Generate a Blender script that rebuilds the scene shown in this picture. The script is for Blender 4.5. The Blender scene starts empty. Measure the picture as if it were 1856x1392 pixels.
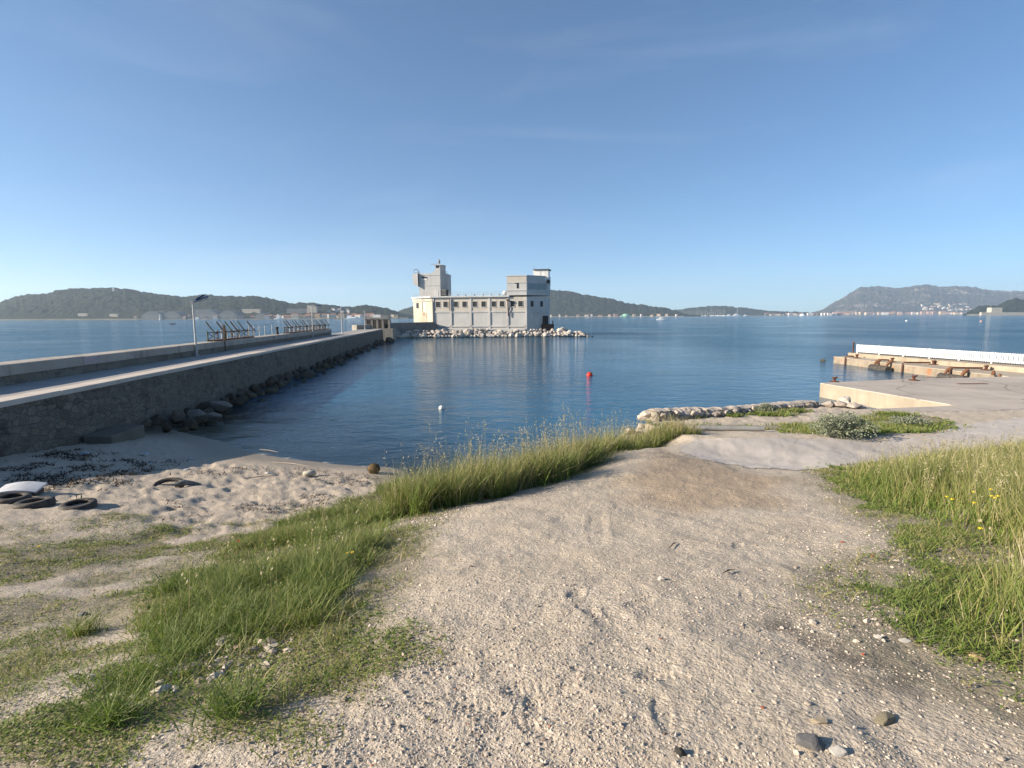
import bpy, bmesh, math, random
import numpy as np
from mathutils import Vector, Matrix, noise as mnoise
from mathutils.bvhtree import BVHTree
R = math.radians
random.seed(7); rng = np.random.default_rng(7)
scene = bpy.context.scene
# ------------------------------------------------------------------ camera
F = 960.0; H = 5.2
PITCH = math.atan((696-573.0)/F); ROLL = -0.0045
cd = bpy.data.cameras.new('camera'); cam = bpy.data.objects.new('camera', cd)
scene.collection.objects.link(cam); scene.camera = cam
cd.sensor_width = 36; cd.lens = 36*F/1856; cd.clip_start = 0.05; cd.clip_end = 30000
CM = Matrix.Rotation(math.pi/2-PITCH, 3, 'X') @ Matrix.Rotation(ROLL, 3, 'Z')
cam.location = (0, 0, H); cam.rotation_euler = CM.to_euler()
scene.render.resolution_x = 1024; scene.render.resolution_y = 768
# ------------------------------------------------------------------ light
SUN_EL = R(22); SUN_AZ = R(-101)      # azimuth clockwise from +Y
SUN = Vector((math.sin(SUN_AZ)*math.cos(SUN_EL), math.cos(SUN_AZ)*math.cos(SUN_EL), math.sin(SUN_EL)))
sd = bpy.data.lights.new('sun', 'SUN'); sd.energy = 5.0; sd.angle = R(0.53); sd.color = (1.0, 0.875, 0.715)
so = bpy.data.objects.new('sun', sd); scene.collection.objects.link(so)
so.rotation_euler = SUN.to_track_quat('Z', 'Y').to_euler()
world = bpy.data.worlds.new('World'); scene.world = world; world.use_nodes = True
wn = world.node_tree.nodes; wl = world.node_tree.links; wn.clear()
sky = wn.new('ShaderNodeTexSky'); sky.sky_type = 'NISHITA'; sky.sun_disc = False
sky.sun_elevation = SUN_EL; sky.sun_rotation = SUN_AZ; sky.altitude = 0
sky.air_density = 0.7; sky.dust_density = 0.3; sky.ozone_density = 3.0
bgn = wn.new('ShaderNodeBackground'); bgn.inputs[1].default_value = 0.092
wo = wn.new('ShaderNodeOutputWorld')
# faint thin cirrus mixed over the sky
tc = wn.new('ShaderNodeTexCoord'); mp = wn.new('ShaderNodeMapping')
mp.inputs['Scale'].default_value = (1.2, 1.2, 6.0)
nz = wn.new('ShaderNodeTexNoise'); nz.inputs['Scale'].default_value = 1.6; nz.inputs['Detail'].default_value = 7; nz.inputs['Roughness'].default_value = .55
nz.inputs['Distortion'].default_value = .6
rp = wn.new('ShaderNodeValToRGB'); rp.color_ramp.elements[0].position = .52; rp.color_ramp.elements[1].position = .86
rp.color_ramp.elements[1].color = (.12, .12, .12, 1)
mx = wn.new('ShaderNodeMix'); mx.data_type = 'RGBA'
mx.inputs['B'].default_value = (4.6, 5.0, 5.6, 1)
wl.new(tc.outputs['Generated'], mp.inputs[0]); wl.new(mp.outputs[0], nz.inputs[0]); wl.new(nz.outputs[0], rp.inputs[0])
wl.new(rp.outputs[0], mx.inputs['Factor']); gm = wn.new('ShaderNodeGamma'); gm.inputs[1].default_value = .84; tn = wn.new('ShaderNodeMix'); tn.data_type = 'RGBA'; tn.blend_type = 'MULTIPLY'
tn.inputs['Factor'].default_value = 1; tn.inputs['B'].default_value = (.72, .935, 1.06, 1)
wl.new(sky.outputs[0], gm.inputs[0]); wl.new(gm.outputs[0], tn.inputs['A']); wl.new(tn.outputs['Result'], mx.inputs['A']); wl.new(mx.outputs['Result'], bgn.inputs[0])
wl.new(bgn.outputs[0], wo.inputs[0])
scene.view_settings.view_transform = 'Standard'; scene.view_settings.look = 'None'
scene.view_settings.gamma = 1; scene.view_settings.exposure = 1.08
scene.render.engine = 'CYCLES'
try:
    scene.cycles.volume_bounces = 1; scene.cycles.max_bounces = 8; scene.cycles.transparent_max_bounces = 12
except Exception: pass
# ------------------------------------------------------------------ helpers
COL = scene.collection
def ray(px, py):
    d = CM @ Vector(((px-928)/F, -(py-696)/F, -1)); return d.normalized()
def PZ(px, py, z):
    "point of the plane z seen at photo pixel"
    d = ray(px, py); t = (z-H)/d.z; return Vector((0, 0, H)) + d*t
def PD(px, py, Y):
    "point at forward distance Y seen at photo pixel"
    d = ray(px, py); t = Y/d.y; return Vector((0, 0, H)) + d*t
def tag(o, label=None, cat=None, group=None, kind=None):
    if label: o['label'] = label
    if cat: o['category'] = cat
    if group: o['group'] = group
    if kind: o['kind'] = kind
    return o
def empty(name, loc=(0,0,0), rz=0, label=None, cat=None, group=None):
    o = bpy.data.objects.new(name, None); COL.objects.link(o)
    o.location = loc; o.rotation_euler = (0, 0, rz); o.empty_display_size = .3
    return tag(o, label, cat, group)
def link(name, me, parent=None, loc=None):
    o = bpy.data.objects.new(name, me); COL.objects.link(o)
    if parent: o.parent = parent
    if loc is not None: o.location = loc
    return o
def copy_tree(o, parent=None):
    c = o.copy(); COL.objects.link(c); c.parent = parent
    for ch in [x for x in KIDS.get(o.name, [])]: copy_tree(ch, c)
    return c
KIDS = {}
class MB:
    "collects shapes into one mesh"
    def __init__(s): s.v = []; s.f = []; s.m = []; s.sm = []
    def add(s, vs, fs, mi=0, smooth=False):
        b = len(s.v); s.v += [tuple(v) for v in vs]
        for f in fs: s.f.append(tuple(i+b for i in f)); s.m.append(mi); s.sm.append(smooth)
    def box(s, x0, x1, y0, y1, z0, z1, mi=0, M=None):
        vs = [Vector(p) for p in ((x0,y0,z0),(x1,y0,z0),(x1,y1,z0),(x0,y1,z0),(x0,y0,z1),(x1,y0,z1),(x1,y1,z1),(x0,y1,z1))]
        if M: vs = [M @ v for v in vs]
        s.add(vs, [(0,3,2,1),(4,5,6,7),(0,1,5,4),(1,2,6,5),(2,3,7,6),(3,0,4,7)], mi)
    def prism(s, poly, z0, z1, mi=0, M=None):
        n = len(poly); vs = [Vector((p[0], p[1], z0)) for p in poly]+[Vector((p[0], p[1], z1)) for p in poly]
        if M: vs = [M @ v for v in vs]
        a = sum(poly[i][0]*poly[(i+1)%n][1]-poly[(i+1)%n][0]*poly[i][1] for i in range(n))
        fs = [tuple(range(n-1,-1,-1)), tuple(range(n,2*n))]+[(i,(i+1)%n,n+(i+1)%n,n+i) for i in range(n)]
        if a < 0: fs = [tuple(reversed(f)) for f in fs]
        s.add(vs, fs, mi)
    def tube(s, pts, r, seg=8, mi=0, r2=None, cap=True):
        pts = [Vector(p) for p in pts]; n = len(pts); vs = []
        up = Vector((0,0,1))
        for i, p in enumerate(pts):
            t = (pts[min(i+1,n-1)]-pts[max(i-1,0)]).normalized()
            a = t.cross(up if abs(t.z) < .95 else Vector((1,0,0))).normalized(); b = t.cross(a)
            if isinstance(r, (list, tuple)): rr = r[i]
            else: rr = r if r2 is None else r+(r2-r)*i/(n-1)
            vs += [p+(a*math.cos(2*math.pi*k/seg)+b*math.sin(2*math.pi*k/seg))*rr for k in range(seg)]
        fs = [(i*seg+k, i*seg+(k+1)%seg, (i+1)*seg+(k+1)%seg, (i+1)*seg+k) for i in range(n-1) for k in range(seg)]
        s.add(vs, fs, mi, True)
        if cap: s.add(vs[:seg], [tuple(range(seg))], mi); s.add(vs[-seg:], [tuple(range(seg-1,-1,-1))], mi)
    def lathe(s, prof, c=(0,0,0), seg=16, mi=0):
        vs = []; c = Vector(c); n = len(prof)
        for r, z in prof: vs += [c+Vector((r*math.cos(2*math.pi*k/seg), r*math.sin(2*math.pi*k/seg), z)) for k in range(seg)]
        s.add(vs, [(i*seg+k, i*seg+(k+1)%seg, (i+1)*seg+(k+1)%seg, (i+1)*seg+k) for i in range(n-1) for k in range(seg)], mi, True)
    def build(s, name, mats, parent=None, loc=None, bevel=0):
        me = bpy.data.meshes.new(name); me.from_pydata(s.v, [], s.f)
        for m in (mats if isinstance(mats, (list, tuple)) else [mats]): me.materials.append(m)
        me.polygons.foreach_set('material_index', s.m); me.polygons.foreach_set('use_smooth', s.sm); me.update()
        o = link(name, me, parent, loc)
        if parent: KIDS.setdefault(parent.name, []).append(o)
        if bevel:
            b = o.modifiers.new('bevel', 'BEVEL'); b.width = bevel; b.segments = 2; b.limit_method = 'ANGLE'
        return o
def npmesh(name, verts, quads=None, tris=None, smooth=True):
    me = bpy.data.meshes.new(name); verts = np.asarray(verts, np.float32)
    me.vertices.add(len(verts)); me.vertices.foreach_set('co', verts.ravel())
    loops = []; starts = []; off = 0
    for arr, k in ((quads, 4), (tris, 3)):
        if arr is None or len(arr) == 0: continue
        arr = np.asarray(arr, np.int32); loops.append(arr.ravel()); starts.append(off+np.arange(len(arr))*k); off += arr.size
    loops = np.concatenate(loops); starts = np.concatenate(starts).astype(np.int32)
    me.loops.add(len(loops)); me.loops.foreach_set('vertex_index', loops)
    me.polygons.add(len(starts)); me.polygons.foreach_set('loop_start', starts)
    me.update(calc_edges=True); me.validate()
    me.polygons.foreach_set('use_smooth', np.full(len(me.polygons), smooth)); me.update()
    return me
def attr(me, name, vals):
    a = me.attributes.new(name, 'FLOAT', 'POINT'); a.data.foreach_set('value', np.asarray(vals, np.float32))
def hash2(i, j, s):
    h = (i.astype(np.int64)*374761393 + j.astype(np.int64)*668265263 + s*974634777) & 0x7fffffff
    h = ((h ^ (h >> 13))*1274126177) & 0x7fffffff
    h = (h ^ (h >> 16)) & 0xffff
    return h/65535.0
def vnoise(x, y, s=0):
    x = np.asarray(x, float); y = np.asarray(y, float)
    i = np.floor(x); j = np.floor(y); u = x-i; v = y-j; u = u*u*(3-2*u); v = v*v*(3-2*v)
    i = i.astype(np.int64); j = j.astype(np.int64)
    a = hash2(i,j,s); b = hash2(i+1,j,s); c = hash2(i,j+1,s); d = hash2(i+1,j+1,s)
    return (a*(1-u)+b*u)*(1-v)+(c*(1-u)+d*u)*v
def fbm(x, y, s=0, o=4):
    t = 0; a = .5; n = 0
    for k in range(o): t = t+a*vnoise(x*2**k+17.3*k, y*2**k-9.1*k, s+k); n += a; a *= .5
    return t/n
def sst(a, b, x): t = np.clip((x-a)/(b-a), 0, 1); return t*t*(3-2*t)
# ------------------------------------------------------------------ materials
class NT:
    def __init__(s, name):
        s.m = bpy.data.materials.new(name); s.m.use_nodes = True; s.t = s.m.node_tree; s.t.nodes.clear()
        s.out = s.t.nodes.new('ShaderNodeOutputMaterial'); s.p = None
    def n(s, t, **kw):
        x = s.t.nodes.new('ShaderNode'+t)
        for k, v in kw.items():
            if k.startswith('i_'):
                x.inputs[k[2:].replace('_', ' ')].default_value = v
            else: setattr(x, k, v)
        return x
    def l(s, a, b): s.t.links.new(a, b)
    def geo(s): return s.n('NewGeometry').outputs['Position']
    def objc(s): return s.n('TexCoord').outputs['Object']
    def noise(s, vec, scale, detail=4, rough=.55, sc=None, dist=0):
        if sc:
            m = s.n('Mapping'); m.inputs['Scale'].default_value = sc; s.l(vec, m.inputs[0]); vec = m.outputs[0]
        x = s.n('TexNoise'); x.inputs['Scale'].default_value = scale; x.inputs['Detail'].default_value = detail
        x.inputs['Roughness'].default_value = rough; x.inputs['Distortion'].default_value = dist
        s.l(vec, x.inputs['Vector']); return x.outputs['Fac']
    def vor(s, vec, scale, feat='F1', out='Distance'):
        x = s.n('TexVoronoi'); x.feature = feat; x.inputs['Scale'].default_value = scale; s.l(vec, x.inputs['Vector']); return x.outputs[out]
    def ramp(s, fac, stops):
        x = s.n('ValToRGB'); e = x.color_ramp.elements
        while len(e) < len(stops): e.new(.5)
        for k, (p, c) in enumerate(stops):
            e[k].position = p; e[k].color = (c, c, c, 1) if isinstance(c, (int, float)) else (*c, 1)
        s.l(fac, x.inputs[0]); return x.outputs[0]
    def mix(s, fac, a, b, mode='MIX'):
        x = s.n('Mix'); x.data_type = 'RGBA'; x.blend_type = mode
        for key, v in (('Factor', fac), ('A', a), ('B', b)):
            i = x.inputs[key] if key == 'Factor' else [q for q in x.inputs if q.name == key and q.type == 'RGBA'][0]
            if isinstance(v, (int, float)): i.default_value = v if key == 'Factor' else (v, v, v, 1)
            elif isinstance(v, tuple): i.default_value = (*v, 1)
            else: s.l(v, i)
        return [q for q in x.outputs if q.type == 'RGBA'][0]
    def math(s, op, a, b=0):
        x = s.n('Math'); x.operation = op
        for k, v in enumerate((a, b)):
            if isinstance(v, (int, float)): x.inputs[k].default_value = v
            else: s.l(v, x.inputs[k])
        return x.outputs[0]
    def attr(s, name): x = s.n('Attribute'); x.attribute_name = name; return x.outputs['Fac']
    def rnd(s): return s.n('ObjectInfo').outputs['Random']
    def bump(s, h, dist=.01, strength=1, prev=None):
        x = s.n('Bump'); x.inputs['Distance'].default_value = dist; x.inputs['Strength'].default_value = strength
        s.l(h, x.inputs['Height'])
        if prev: s.l(prev, x.inputs['Normal'])
        return x.outputs[0]
    def bsdf(s, col, rough=.8, normal=None, metal=0, spec=.3):
        p = s.n('BsdfPrincipled'); p.inputs['Roughness'].default_value = rough if isinstance(rough, (int, float)) else .5
        if not isinstance(rough, (int, float)): s.l(rough, p.inputs['Roughness'])
        p.inputs['Metallic'].default_value = metal; p.inputs['Specular IOR Level'].default_value = spec
        if isinstance(col, tuple): p.inputs['Base Color'].default_value = (*col, 1)
        else: s.l(col, p.inputs['Base Color'])
        if normal: s.l(normal, p.inputs['Normal'])
        s.l(p.outputs[0], s.out.inputs[0]); s.p = p; return s.m
def simple(name, a, b=None, scale=3, rough=.8, bump=.004, bscale=30, metal=0, spec=.3, rnd=0, world=False, sc=None, stops=(.35,.65)):
    t = NT(name); v = t.geo() if world else t.objc()
    b = b or tuple(c*.7 for c in a)
    c = t.mix(t.ramp(t.noise(v, scale, 6, .6, sc), [(stops[0], 0.), (stops[1], 1.)]), a, b)
    if rnd: c = t.mix(t.math('MULTIPLY', t.rnd(), rnd), c, tuple(x*.45 for x in a))
    nrm = t.bump(t.noise(v, bscale, 5, .6), bump) if bump else None
    return t.bsdf(c, rough, nrm, metal, spec)
# ------------------------------------------------------------------ ground (one sheet)
CP = []                      # control points of the terrain: x, y, z
for px, py, z in [(928,1392,3.5),(1500,1392,3.5),(1856,1392,3.5),(300,1392,3.42),(0,1392,3.25),
    (1100,1150,3.35),(1650,1150,3.35),(1856,1150,3.38),(800,1150,3.3),(1100,1000,2.98),(1500,1000,3.0),(1856,1000,3.05),
    (850,1000,2.85),(1150,900,2.4),(1500,900,2.42),(1856,900,2.55),(950,920,2.45),(1300,830,1.75),(1600,812,1.5),(1856,790,1.45),
    (1400,772,1.2),(1200,762,1.2),(1300,760,1.15),(1480,738,1.0),(1600,757,.9),(1700,790,1.25),
    (740,940,2.35),(700,985,2.65),(640,1060,2.98),(520,1200,3.2),(350,1300,3.3),(1000,870,2.05),(1100,825,1.7),(1170,800,1.5),
    (640,915,.85),(600,925,.9),(520,950,1.15),(450,970,1.3),(380,1040,2.0),(200,1150,2.6),(0,1250,3.0),(250,1050,1.9),(0,1100,2.3),(0,1000,1.7),(0,950,1.4),
    (145,918,1.2),(20,912,1.2),(0,880,1.15),(0,838,1.1),(245,800,.42),(300,842,.42),(450,850,.4),(560,862,.33),(300,882,.8),(480,900,.72),(660,880,.45),
    (350,792,.03),(400,800,0),(460,821,0),(560,836,0),(650,845,0),(730,852,0),
    (500,780,-.5),(600,800,-.5),(700,800,-.8),(700,760,-1.3),(900,740,-1.8),(500,700,-2.2),(900,700,-2.8),(1200,715,-1.8),(400,760,-.5),(1350,715,-1.6),(1487,722,-1.2)]:
    p = PZ(px, py, z); CP.append((p.x, p.y, z))
def WR(px, r, z):
    d = ray(px, 573); a = Vector((d.x, d.y)).normalized(); CP.append((a.x*r, a.y*r, z))
WR(760,14.5,.45); WR(760,16.6,-.1); WR(850,12.2,.6); WR(850,14,-.1); WR(930,13,.5); WR(930,14.8,-.3); WR(1040,14.6,.4); WR(1040,16.5,-.5); WR(1110,17,.3); WR(1110,19,-.6); WR(1170,22.5,-.6)
WR(1300,24.5,-.8); WR(1450,30,-.8)
CP += [(0,0,3.55),(-3,-2,3.6),(3,-2,3.6),(0,-15,3.7),(20,-10,3.5),(-15,-10,3.4),(14,2,3.4),(30,5,2.6),(-60,60,-3.5),(60,70,-3.5),(0,60,-3.5),(60,0,2.5),
       (60,25,.5),(-60,0,1.5),(-60,-60,3),(60,-60,4),(-19,9,1.3),(-14,2,2.6),(-24,14,.5),(-20,20,.2),(-22,30,-1.2),(-30,25,-1.5),(30,24,.6),(22,30,.1),(30,40,-1.5),(35,20,.7),
       (-45,15,-1),(0,35,-3),(12,40,-3),(-12,35,-2.8)]
CP = np.array(CP)
def tps_phi(d2): return np.where(d2 > 1e-12, .5*d2*np.log(np.maximum(d2, 1e-12)), 0)
_n = len(CP); _K = tps_phi(((CP[:,None,:2]-CP[None,:,:2])**2).sum(-1)); _P = np.c_[np.ones(_n), CP[:,:2]]
_A = np.zeros((_n+3, _n+3)); _A[:_n,:_n] = _K+np.eye(_n)*.15; _A[:_n,_n:] = _P; _A[_n:,:_n] = _P.T
_w = np.linalg.solve(_A, np.r_[CP[:,2], 0, 0, 0])
def inside(poly, x, y):
    c = np.zeros(len(x), bool); n = len(poly)
    for i in range(n):
        x1, y1 = poly[i]; x2, y2 = poly[(i+1) % n]
        if y1 == y2: continue
        c ^= ((y1 > y) != (y2 > y)) & (x < (x2-x1)*(y-y1)/(y2-y1)+x1)
    return c
def pdist(poly, x, y, closed=True):
    "signed distance, negative inside"
    d = np.full(len(x), 1e9); n = len(poly)
    for i in range(n if closed else n-1):
        ax, ay = poly[i]; bx, by = poly[(i+1) % n]; dx, dy = bx-ax, by-ay
        t = np.clip(((x-ax)*dx+(y-ay)*dy)/(dx*dx+dy*dy+1e-9), 0, 1)
        d = np.minimum(d, np.hypot(x-ax-t*dx, y-ay-t*dy))
    return np.where(inside(poly, x, y), -d, d) if closed else d
_T = [(p.x, p.y) for p in (PZ(1168,772,1.2), PZ(1178,763,1.15), PZ(1250,757,1.12), PZ(1330,751,1.1), PZ(1400,742,1.05), PZ(1480,735,1.0), PZ(1545,741,.95), PZ(1570,744,.9), PZ(1640,754,.88))]+[(60,24),(60,12),(9,12),(5.2,14.8)]
def height(x, y):
    x = np.atleast_1d(np.asarray(x, float)); y = np.atleast_1d(np.asarray(y, float)); out = np.zeros(len(x))
    for k in range(0, len(x), 40000):
        a = x[k:k+40000]; b = y[k:k+40000]
        out[k:k+40000] = tps_phi((a[:,None]-CP[None,:,0])**2+(b[:,None]-CP[None,:,1])**2) @ _w[:_n]+_w[_n]+_w[_n+1]*a+_w[_n+2]*b
    cap = np.interp(y, [9,11,13,16,19,22,26], [2.7,2.3,1.97,1.62,1.32,1.12,1.0]); out = np.where((x > 2) & (y > 9), np.minimum(out, cap), out)
    k = (x > 3) & (y > 13.5) & (y < 45)
    if k.any():
        d = pdist(_T, x[k], y[k]); zi = np.interp(y[k], [13,15,17,19.5,22,25,28], [1.97,1.72,1.45,1.25,1.12,.95,.86])
        t = sst(13.5, 15.5, y[k]); zn = np.where(d > 0, np.minimum(out[k], zi-.02-np.interp(y[k],[15,19],[.42,.75])*d), zi); out[k] = out[k]*(1-t)+zn*t
    r = np.hypot(x, y); far = np.where(y < 14-.02*x, 3.4, -4.0)
    t = sst(45, 75, r); out = out*(1-t)+far*t
    return np.clip(out, -4, 4.2)
_r = random.Random(77); PRN = []
for k in range(46):
    px, py = _r.uniform(640, 1250), _r.uniform(1060, 1385)
    if _r.random() < .25: px, py = _r.uniform(1050, 1500), _r.uniform(900, 1100)
    p = PZ(px, py, 3.3 if py > 1060 else 2.6); PRN.append((p.x, p.y, _r.choice((.3, .5, 2.2, 1.3))+_r.uniform(-.3, .3), _r.uniform(.003, .009), _r.uniform(.10, .15), _r.uniform(.04, .06)))
def prints(x, y):
    "footprints and a pair of wheel ruts pressed into the track"
    out = np.zeros(len(x)); r = np.hypot(x, y); near = (r < 12) & (y > .5)
    if not near.any(): return out
    X = x[near]; Y = y[near]; o = np.zeros(len(X))
    for cx, cy, a, d, l, w in PRN:
        dx = X-cx; dy = Y-cy; k = (np.abs(dx) < .4) & (np.abs(dy) < .4)
        u = dx[k]*math.cos(a)+dy[k]*math.sin(a); v = -dx[k]*math.sin(a)+dy[k]*math.cos(a); q = np.sqrt((u/l)**2+(v/w)**2)
        o[k] += -d*(1-sst(.7, 1.0, q))*(1+.35*np.sin(u*160))+d*.55*np.exp(-((q-1.25)/.2)**2)
    for cx0, sl in ((-.1, .20), (.95, .24), (1.9, .3)):
        v = X-(cx0+sl*Y+.12*np.sin(Y*.7)); q = np.abs(v)/.10
        o += (-.006*(1-sst(.6, 1.1, q))*(1+.4*np.sin(Y*70+v*40))+.004*np.exp(-((q-1.5)/.3)**2))*sst(.45, .7, vnoise(X*.7, Y*.5, 66))
    out[near] = o; return out
def micro(x, y, z):
    "small bumps of the sheet itself"
    r = np.hypot(x, y); f = 1-sst(18, 40, r)
    m = (fbm(x*.8, y*.8, 3)-.5)*.10+(fbm(x*3.1, y*3.1, 5)-.5)*.045+(fbm(x*9, y*9, 8, 3)-.5)*.014
    dry = sst(.18, .35, z)
    foot = np.clip(.62-fbm(x*3.6, y*3.6, 21, 2), 0, 1)*.16*(1-sst(1.0, 1.6, z))*dry       # trampled sand on the beach
    return (m*(.25+.75*dry)-foot)*f+prints(x, y)
az = np.concatenate([np.arange(-180, -62, 3.0), np.arange(-62, 62, .125), np.arange(62, 180, 3.0)])
rad = [.45]
while rad[-1] < 80: rad.append(rad[-1]*1.0125)
rad = np.array(rad+[95, 120, 180, 300, 600])
AZ, RD = np.meshgrid(np.radians(az), rad)
gx = (np.sin(AZ)*RD).ravel(); gy = (np.cos(AZ)*RD).ravel(); gz0 = height(gx, gy); gz = gz0+micro(gx, gy, gz0)
na = len(az); nr = len(rad)
ii, jj = np.meshgrid(np.arange(nr-1), np.arange(na), indexing='ij'); j2 = (jj+1) % na
quads = np.stack([ii*na+jj, (ii+1)*na+jj, (ii+1)*na+j2, ii*na+j2], -1).reshape(-1, 4)[:, ::-1]
cidx = len(gx); gv = np.c_[gx, gy, gz]; gv = np.vstack([gv, [0, 0, 3.55]])
tris = np.stack([np.full(na, cidx), np.arange(na), (np.arange(na)+1) % na], -1)[:, ::-1]
gme = npmesh('ground', gv, quads, tris)
def G(px, py):
    "ground point seen at a photo pixel (marching the terrain function)"
    d = ray(px, py); o = Vector((0, 0, H)); t = np.arange(1.2, 90, .03)
    X = o.x+d.x*t; Y = o.y+d.y*t; Z = o.z+d.z*t; h = height(X, Y)
    k = np.argmax(Z < h)
    if Z[k] >= h[k]: k = len(t)-1
    return Vector((X[k], Y[k], h[k]))
def hz(x, y):
    z = height([x], [y]); return float((z+micro(np.array([x]), np.array([y]), z))[0])
def polyW(pts): return [(p.x, p.y) for p in (G(*q) for q in pts)]
# zones of the ground, traced on the terrain
_e = [PZ(*q) for q in ((735,945,2.3),(800,915,2.25),(870,895,2.2),(940,880,2.12),(1000,868,2.05),(1060,842,1.9),(1110,822,1.68),(1190,800,1.5))]
Z_TALL = [(p.x, p.y) for p in _e]+[(_e[-1].x+1.5, _e[-1].y+.5), (_e[-1].x+1.3, _e[-1].y+2.2)]+[(p.x+dx, p.y+dy) for p, dx, dy in zip(_e[::-1], (-.3,-.8,-1,-1,-.9,-.8,-.7,-.7), (1.7,2.1,2.2,2.0,1.9,1.9,1.9,1.8))]
Z_BANK = polyW([(740,928),(700,985),(655,1040),(600,1090),(520,1130),(440,1170),(300,1180),(260,1130),(300,1080),(400,1010),(500,955),(590,925),(690,885),(735,868)])
Z_LOW = polyW([(690,1000),(640,1090),(690,1110),(830,1110),(780,1230),(690,1300),(500,1392),(60,1392),(60,1330),(200,1210),(330,1130),(520,1090),(640,1020)])
Z_LEFT = polyW([(0,960),(260,930),(520,945),(400,1020),(300,1090),(200,1120),(0,1150),(-300,1150),(-300,960)])
Z_LL = polyW([(-500,1120),(240,1140),(220,1260),(70,1391),(-500,1391)])
Z_RIGHT = polyW([(1500,850),(1600,842),(1700,830),(1760,822),(1856,814),(2300,800),(2900,1000),(2900,1300),(1900,1255),(1800,1215),(1640,1150),(1540,1060),(1640,1035),(1740,1020),(1700,980),(1640,945),(1570,910),(1520,880)])
Z_STRIP = polyW([(1060,805),(1200,790),(1400,778),(1480,790),(1600,795),(1740,770),(1690,755),(1600,745),(1560,757),(1480,765),(1390,772),(1240,768),(1175,775)])
Z_CONC = polyW([(1225,808),(1262,798),(1330,796),(1450,797),(1600,799),(1700,792),(1722,772),(1856,756),(2400,750),(2600,800),(1900,812),(1760,822),(1660,832),(1560,840),(1500,848),(1440,852),(1350,848),(1275,833),(1232,818)])
x, y = gv[:,0], gv[:,1]; wob = (fbm(x*1.3, y*1.3, 31)-.5)*1.2
EDGES = [[(p.x, p.y) for p in _e], polyW([(735,945),(700,1000),(655,1060),(600,1110),(520,1150)]), polyW([(1500,850),(1570,910),(1640,950),(1705,985),(1735,1020),(1640,1035),(1540,1060),(1600,1120),(1700,1185),(1855,1255)])]
near = (np.hypot(x, y) < 60)
def zone(poly, soft=.35, w=1.0):
    d = np.full(len(x), 9.0); d[near] = pdist(poly, x[near], y[near]); return 1-sst(-soft, soft, d+wob*w)
band = np.zeros(len(x))
for E_ in EDGES: band[near] = np.maximum(band[near], (1-sst(.15, .75, np.abs(pdist(E_, x[near], y[near], False))+(fbm(x[near]*2, y[near]*2, 33)-.5)*.8))*.7)
leftd = .72*sst(1.35, 1.9, np.r_[gz0, 3.55])*(1-sst(-2.6, -1.6, x+.28*y))*sst(.3, .55, fbm(x*1.9, y*1.9, 37, 4))
veg = np.maximum.reduce([band, leftd, zone(Z_TALL,.2,.3), zone(Z_BANK,.3,.5), zone(Z_LOW)*sst(.42,.62,fbm(x*1.7,y*1.7,83,3)), zone(Z_LEFT)*sst(.40,.58,fbm(x*1.25,y*1.25,84,3))*.8, zone(Z_LL)*sst(.46,.62,fbm(x*2,y*2,86,3))*.7, zone(Z_RIGHT,.3,.6), zone(Z_STRIP,.2,.35)*.8])
attr(gme, 'veg', veg)
zz = np.r_[gz0, 3.55]
beach = (1-sst(1.5, 2.6, zz+(fbm(x*1.1,y*1.1,51)-.5)*.8))*(1-sst(-1, 3, x-.0*y)); attr(gme, 'sand', beach)
wet = 1-sst(.08, .30, zz+(fbm(x*.7,y*.7,52)-.5)*.12); attr(gme, 'wet', wet*(x < 3))
oil = np.zeros(len(x)); 
for (px, py, rr) in ((1420,1140,.20),(1470,1165,.22),(1530,1190,.24),(1600,1230,.25)):
    q = G(px, py); oil = np.maximum(oil, 1-sst(.1*rr, rr*1.3, np.hypot(x-q.x, y-q.y)))
attr(gme, 'dark', oil*sst(.35,.65,fbm(x*9,y*9,53)))
tan_ = zone(polyW([(1200,812),(1280,838),(1350,855),(1440,870),(1400,920),(1250,935),(1120,900),(1150,850)]), .5, .8); attr(gme, 'dust', tan_)
t = NT('ground'); g = t.geo()
av = t.attr('veg'); asand = t.attr('sand'); aw = t.attr('wet'); ad = t.attr('dark'); at_ = t.attr('dust')
n1 = t.noise(g, 1.1, 6, .6); n2 = t.noise(g, 14, 5, .65); n3 = t.noise(g, 70, 4, .7)
vc = t.n('TexVoronoi'); vc.inputs['Scale'].default_value = 55; t.l(g, vc.inputs['Vector'])
peb = t.ramp(vc.outputs['Color'], [(.15, (.31,.26,.20)), (.5, (.47,.40,.315)), (.9, (.59,.52,.43))])
gravel = t.mix(t.ramp(n2, [(.38,0.),(.62,1.)]), (.455,.39,.31), peb)
gravel = t.mix(t.ramp(n1, [(.35,0.),(.7,.55)]), gravel, (.42,.345,.255))
gravel = t.mix(t.math('MULTIPLY', at_, .75), gravel, (.33,.245,.165))
sandc = t.mix(t.ramp(n2, [(.35,0.),(.65,1.)]), (.47,.40,.32), (.39,.325,.25))
sandc = t.mix(t.ramp(n1, [(.5,0.),(.75,.5)]), sandc, (.30,.255,.20))
sandc = t.mix(t.ramp(n3, [(.62,0.),(.70,.7)]), sandc, (.16,.13,.10))
c = t.mix(asand, gravel, sandc)
dirt = t.mix(t.ramp(n2, [(.35,0.),(.65,1.)]), (.16,.125,.075), (.10,.105,.045))
c = t.mix(t.math('MULTIPLY', av, .8), c, dirt)
c = t.mix(t.math('MULTIPLY', ad, .7), c, (.09,.078,.065))
c = t.mix(t.math('MULTIPLY', aw, .62), c, (.17,.14,.10))
hgt = t.math('ADD', t.math('MULTIPLY', vc.outputs['Distance'], -.5), t.math('MULTIPLY', n3, .8))
nb = t.bump(hgt, .010); nb = t.bump(n2, .026, 1, nb)
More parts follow.
